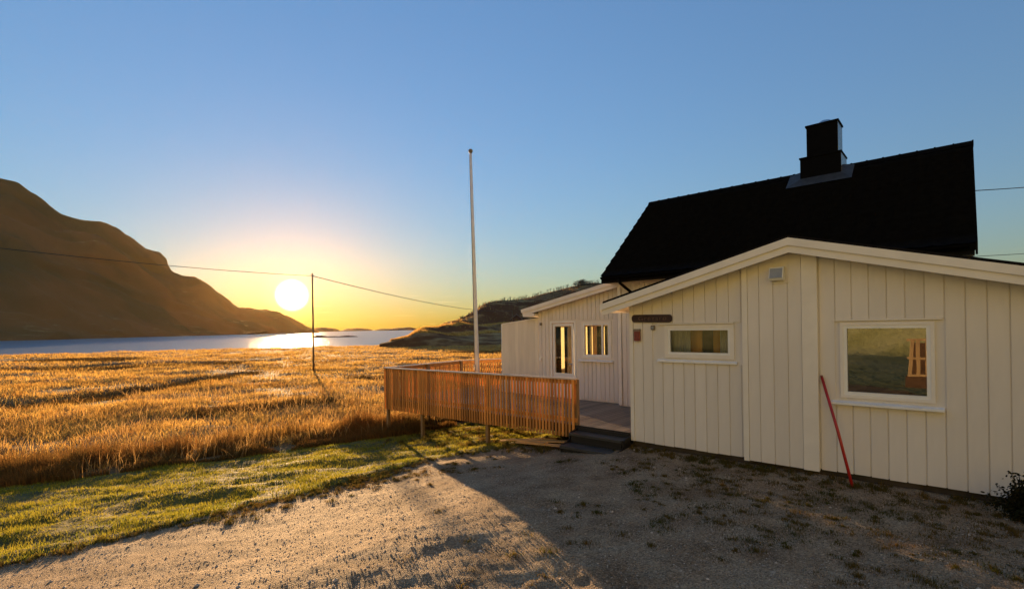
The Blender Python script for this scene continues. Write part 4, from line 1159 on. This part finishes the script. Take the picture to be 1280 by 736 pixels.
# rust coloured reeds along the lawn edge
v = rng.uniform(-15, 5.5, 90000) ; off = np.abs(rng.normal(0, 1.35, 90000))
u = field_u(v) + 0.25 * fbm(v * 1.5, v * 0 + 2.0, 3) - off
X, Y = to_xy(u, v)
k = ((fbm(X * 1.1, Y * 1.1, 3) > -0.25)) & ~((u > -6.9) & (v > -0.3))
X, Y, off = X[k], Y[k], off[k]
H_ = (0.42 + 0.50 * fbm(X * 0.8, Y * 0.8, 3)).clip(0.06, 0.8) * rng.uniform(0.45, 1.2, len(X)) * np.clip(0.35 + off * 0.5, 0, 1)
blades('edge_reeds', X, Y, H_, np.full(len(X), 0.016), M['reed'], 0.30, label='dark rust coloured reeds and dead stalks along the lawn edge', cat='reeds')
X, Y = scatter_polar(17000, 12, 40, -48, 12, 0.5)
u, v = to_uv(X, Y)
k = (field_u(v) - u > 0.0) & ~((u > -8.7) & (v > -0.3)) & (fbm(X * 0.9 + 7, Y * 0.9, 3) > -0.05)
X, Y = X[k], Y[k]
M['stalk'] = blade_mat('pale_stalk', (0.72, 0.46, 0.17), (0.42, 0.23, 0.08), 0.45, scale=0.8)
blades('pale_stalks', X, Y, rng.uniform(0.18, 0.62, len(X)), 0.006 + 0.0005 * np.hypot(X, Y), M['stalk'], 0.8, label='sparse pale seed stalks standing above the meadow grass', cat='stalks')
# lawn
X, Y = scatter_polar(300000, 5.0, 22, -52, 14, 0.9)
u, v = to_uv(X, Y)
k = (u < edge_u(v) + 0.05 + 0.15 * fbm(X * 1.5, Y * 1.5, 3)) & (u > field_u(v) - 0.2) & ~((u > -1.9) & (v > -0.2)) & ~((u > -5.2) & (v > 3.0))
X, Y, v = X[k], Y[k], v[k]
tuft = fbm(X * 2.2, Y * 2.2, 3)
kk = (fbm(X * 1.1 + 30, Y * 1.9, 3) + rng.normal(0, 0.25, len(X))) > -0.30
X, Y, v, tuft = X[kk], Y[kk], v[kk], tuft[kk]
H_ = (0.045 + 0.055 * tuft).clip(0.012, 1) * rng.uniform(0.6, 1.3, len(X))
blades('lawn_grass', X, Y, H_.clip(0.012, 0.12), 0.006 + 0.0006 * np.hypot(X, Y), M['turf'], 0.7, seg2=False, label='short uneven green grass lit by the low sun')
print('lawn', len(X))
# pale dry grass along the ledges of the far hill
deps = bpy.context.evaluated_depsgraph_get()
hill = bpy.data.objects['hillside']
hv = np.empty(len(hill.data.vertices) * 3, np.float32); hill.data.vertices.foreach_get('co', hv); hv = hv.reshape(-1, 90, 3)
ci = rng.integers(8, 190, 16000); 
band = rng.random(16000)
ti = np.where(band < 0.45, rng.uniform(30.5, 35, 16000), np.where(band < 0.85, rng.uniform(50, 56, 16000), rng.uniform(45, 84, 16000)))
k0 = ti.astype(int); f = (ti - k0)[:, None]; f2 = rng.random(16000)[:, None]
Pq = (hv[ci, k0] * (1 - f) + hv[ci, k0 + 1] * f) * (1 - f2) + (hv[ci + 1, k0] * (1 - f) + hv[ci + 1, k0 + 1] * f) * f2
blades('ledge_grass', Pq[:, 0], Pq[:, 1], rng.uniform(0.25, 0.7, 16000), np.full(16000, 0.16), M['straw'], 0.5, z=Pq[:, 2], seg2=False, label='pale dry grass along the ledges of the far dark hillside')
# tufts creeping over the edge and scattered in the gravel
def tuft_pts(cx_, cy_, n, rad):
    a = rng.uniform(0, 6.283, n); rr_ = np.abs(rng.normal(0, rad, n))
    return cx_ + np.cos(a) * rr_, cy_ + np.sin(a) * rr_
TX, TY, TH_, TW = [], [], [], []
def add_tuft(x, y, n, rad, h):
    a, b_ = tuft_pts(x, y, n, rad)
    d = np.hypot(a - x, b_ - y) / (rad * 2)
    TX.append(a); TY.append(b_); TH_.append(h * np.clip(1 - d * 0.6, 0.2, 1) * rng.uniform(0.5, 1.1, n)); TW.append(np.full(n, 0.0065))
for i in range(240):
    v0 = rng.uniform(-10, 1.0); u0 = edge_u(v0) + rng.normal(0.05, 0.12)
    x, y = to_xy(u0, v0); add_tuft(x, y, 60, 0.06, rng.uniform(0.03, 0.08))
for i in range(110):
    v0 = rng.uniform(-6.5, -3.0); u0 = edge_u(v0) + abs(rng.normal(0.35, 0.35))
    x, y = to_xy(u0, v0); add_tuft(x, y, 70, rng.uniform(0.05, 0.13), rng.uniform(0.03, 0.09))
nfree = 0
while nfree < 620:
    u0 = rng.uniform(-3.2, 6.0); v0 = -abs(rng.normal(0, 2.6)) - 0.25
    x, y = to_xy(u0, v0)
    if math.hypot(x, y) < 3.2 or u0 < edge_u(v0): continue
    if fbm(np.array(x * 0.8), np.array(y * 0.8), 3) < 0.12 - 0.10 * max(0, u0 - 1) + 0.1 * abs(v0 + 1.5) - 0.25 * rng.random(): continue
    add_tuft(x, y, int(rng.uniform(25, 130)), rng.uniform(0.03, 0.15), rng.uniform(0.012, 0.055)); nfree += 1
for i in range(150):
    u0 = rng.uniform(-0.2, 5.9); v0 = -rng.uniform(0.02, 0.45)
    x, y = to_xy(u0, v0); add_tuft(x, y, 60, 0.07, rng.uniform(0.03, 0.09))
for i in range(150):                       # ranker grass under the deck edge
    u0 = rng.uniform(-7.5, -1.6); v0 = rng.uniform(-1.0, 1.6)
    x, y = to_xy(u0, v0); add_tuft(x, y, 80, rng.uniform(0.06, 0.14), rng.uniform(0.06, 0.16))
X = np.concatenate(TX); Y = np.concatenate(TY)
blades('gravel_weeds', X, Y, np.concatenate(TH_), np.concatenate(TW), M['weed'], 0.6, label='low weeds and moss tufts scattered over the gravel', cat='weeds')
print('weeds', len(X))
# loose stones on the gravel
n = 95000
X, Y = scatter_polar(n, 4.2, 14, -50, 50, 0.8)
u, v = to_uv(X, Y)
k = (u > edge_u(v) - 0.05) & (fbm(X * 1.7, Y * 1.7, 3) + rng.normal(0, 0.5, n) > -0.25) & ~((v > -0.06)) & ~((u > -1.35) & (u < 0.02) & (v > -0.7))
X, Y = X[k], Y[k]; n = len(X)
S = 0.0026 + 0.008 * rng.random(n) ** 3 + 0.020 * (rng.random(n) > 0.99) * rng.random(n) + np.hypot(X, Y) * 0.00025
oct_v = np.array([(1, 0, 0), (0, 1, 0), (-1, 0, 0), (0, -1, 0), (0, 0, 0.75), (0, 0, -0.3)], float)
oct_f = np.array([(0, 1, 4), (1, 2, 4), (2, 3, 4), (3, 0, 4)])
rot = rng.uniform(0, 6.283, n); ca, sa = np.cos(rot), np.sin(rot)
jit = 1 + rng.uniform(-0.35, 0.35, (n, 6, 3))
P = oct_v[None] * jit * S[:, None, None]
PX = P[..., 0] * ca[:, None] - P[..., 1] * sa[:, None]; PYY = P[..., 0] * sa[:, None] + P[..., 1] * ca[:, None]
VV = np.stack([PX + X[:, None], PYY + Y[:, None], P[..., 2] + height(X, Y)[:, None]], -1).reshape(-1, 3)
Fc = ((np.arange(n) * 6)[:, None, None] + oct_f[None]).reshape(-1, 3)
M['stones'] = mat('loose_stones', (0.40, 0.30, 0.20), 0.8, 0.3, 2.0, island=-0.55)
tag(link('loose_stones', np_mesh('loose_stones', VV, Fc), M['stones']), 'small loose stones lying on the gravel yard', 'stones', kind='stuff')
# dark shrub in the lower right corner
M['shrub'] = blade_mat('dark_shrub_leaf', (0.018, 0.022, 0.010), (0.035, 0.030, 0.016), 0.15, scale=4)
M['stem'] = mat('shrub_stem', (0.03, 0.022, 0.015), 0.8, 0.2)
shb = empty('shrub', world_pt(5.52, -0.60, 0.0), ROTZ); shb.scale = (0.86, 0.86, 0.9)
tag(shb, 'dark leafy shrub against the wall at the lower right corner', 'shrub')
mb = MB(); LV, LF = [], []
def leaf(c, s_, nrm, tw):
    nrm = nrm.normalized(); a = nrm.orthogonal().normalized(); a = Matrix.Rotation(tw, 3, nrm) @ a; b_ = nrm.cross(a)
    i = len(LV)
    for x_, y_, z_ in ((-1, 0, 0), (-0.3, 0.45, 0.08), (0.5, 0.4, 0.08), (1, 0, 0), (0.5, -0.4, 0.08), (-0.3, -0.45, 0.08)):
        LV.append(tuple(c + (a * x_ + b_ * y_ + nrm * z_) * s_))
    LF.extend([(i, i + 1, i + 2, i + 3), (i, i + 3, i + 4, i + 5)])
for k in range(44):
    a = random.uniform(0, 6.28); ln = random.uniform(0.25, 0.66); e = random.uniform(0.25, 1.4)
    end = Vector((math.cos(a) * math.cos(e) * 0.75, math.sin(a) * math.cos(e) * 0.45, math.sin(e))) * ln
    if k == 0: end = Vector((-0.30, -0.02, 0.42))
    mid = end * 0.5 + Vector((0, 0, 0.05))
    mb.tube([(0, 0, -0.02), mid, end], [0.010, 0.007, 0.004], 4)
    for j in range(95 if k else 10):
        f = random.uniform(0.1 if k else 0.85, 1.05)
        q = (end * f) + Vector((random.gauss(0, 0.05), random.gauss(0, 0.05), random.gauss(0, 0.04))) * (1 if k else 0.4)
        q.y = min(q.y, 0.55)
        leaf(q, random.uniform(0.018, 0.036), Vector((random.gauss(0, 1), random.gauss(0, 1), random.gauss(0.4, 1))), random.uniform(0, 6))
mb.build('stem', M['stem'], shb)
me = bpy.data.meshes.new('foliage'); me.from_pydata(LV, [], LF); me.update()
link('foliage', me, M['shrub'], shb)
# small weed by the red pole

# ------------------------------------------------------------------ thin sea air, tinted orange to mimic lens glare round the sun
hz = bpy.data.materials.new('haze'); hz.use_nodes = True
N = hz.node_tree.nodes; N.clear()
o_ = N.new('ShaderNodeOutputMaterial'); vp = N.new('ShaderNodeVolumePrincipled')
vp.inputs['Color'].default_value = (0.95, 0.64, 0.26, 1)
vp.inputs['Density'].default_value = 0.0000058
vp.inputs['Anisotropy'].default_value = 0.82
hz.node_tree.links.new(vp.outputs[0], o_.inputs['Volume'])
tag(MB().box(-3200, 3200, -500, 3300, -8, 420).build('haze', hz), 'thin sea haze tinted orange to mimic glare towards the sun', kind='stuff')
SC.cycles.volume_bounces = 0
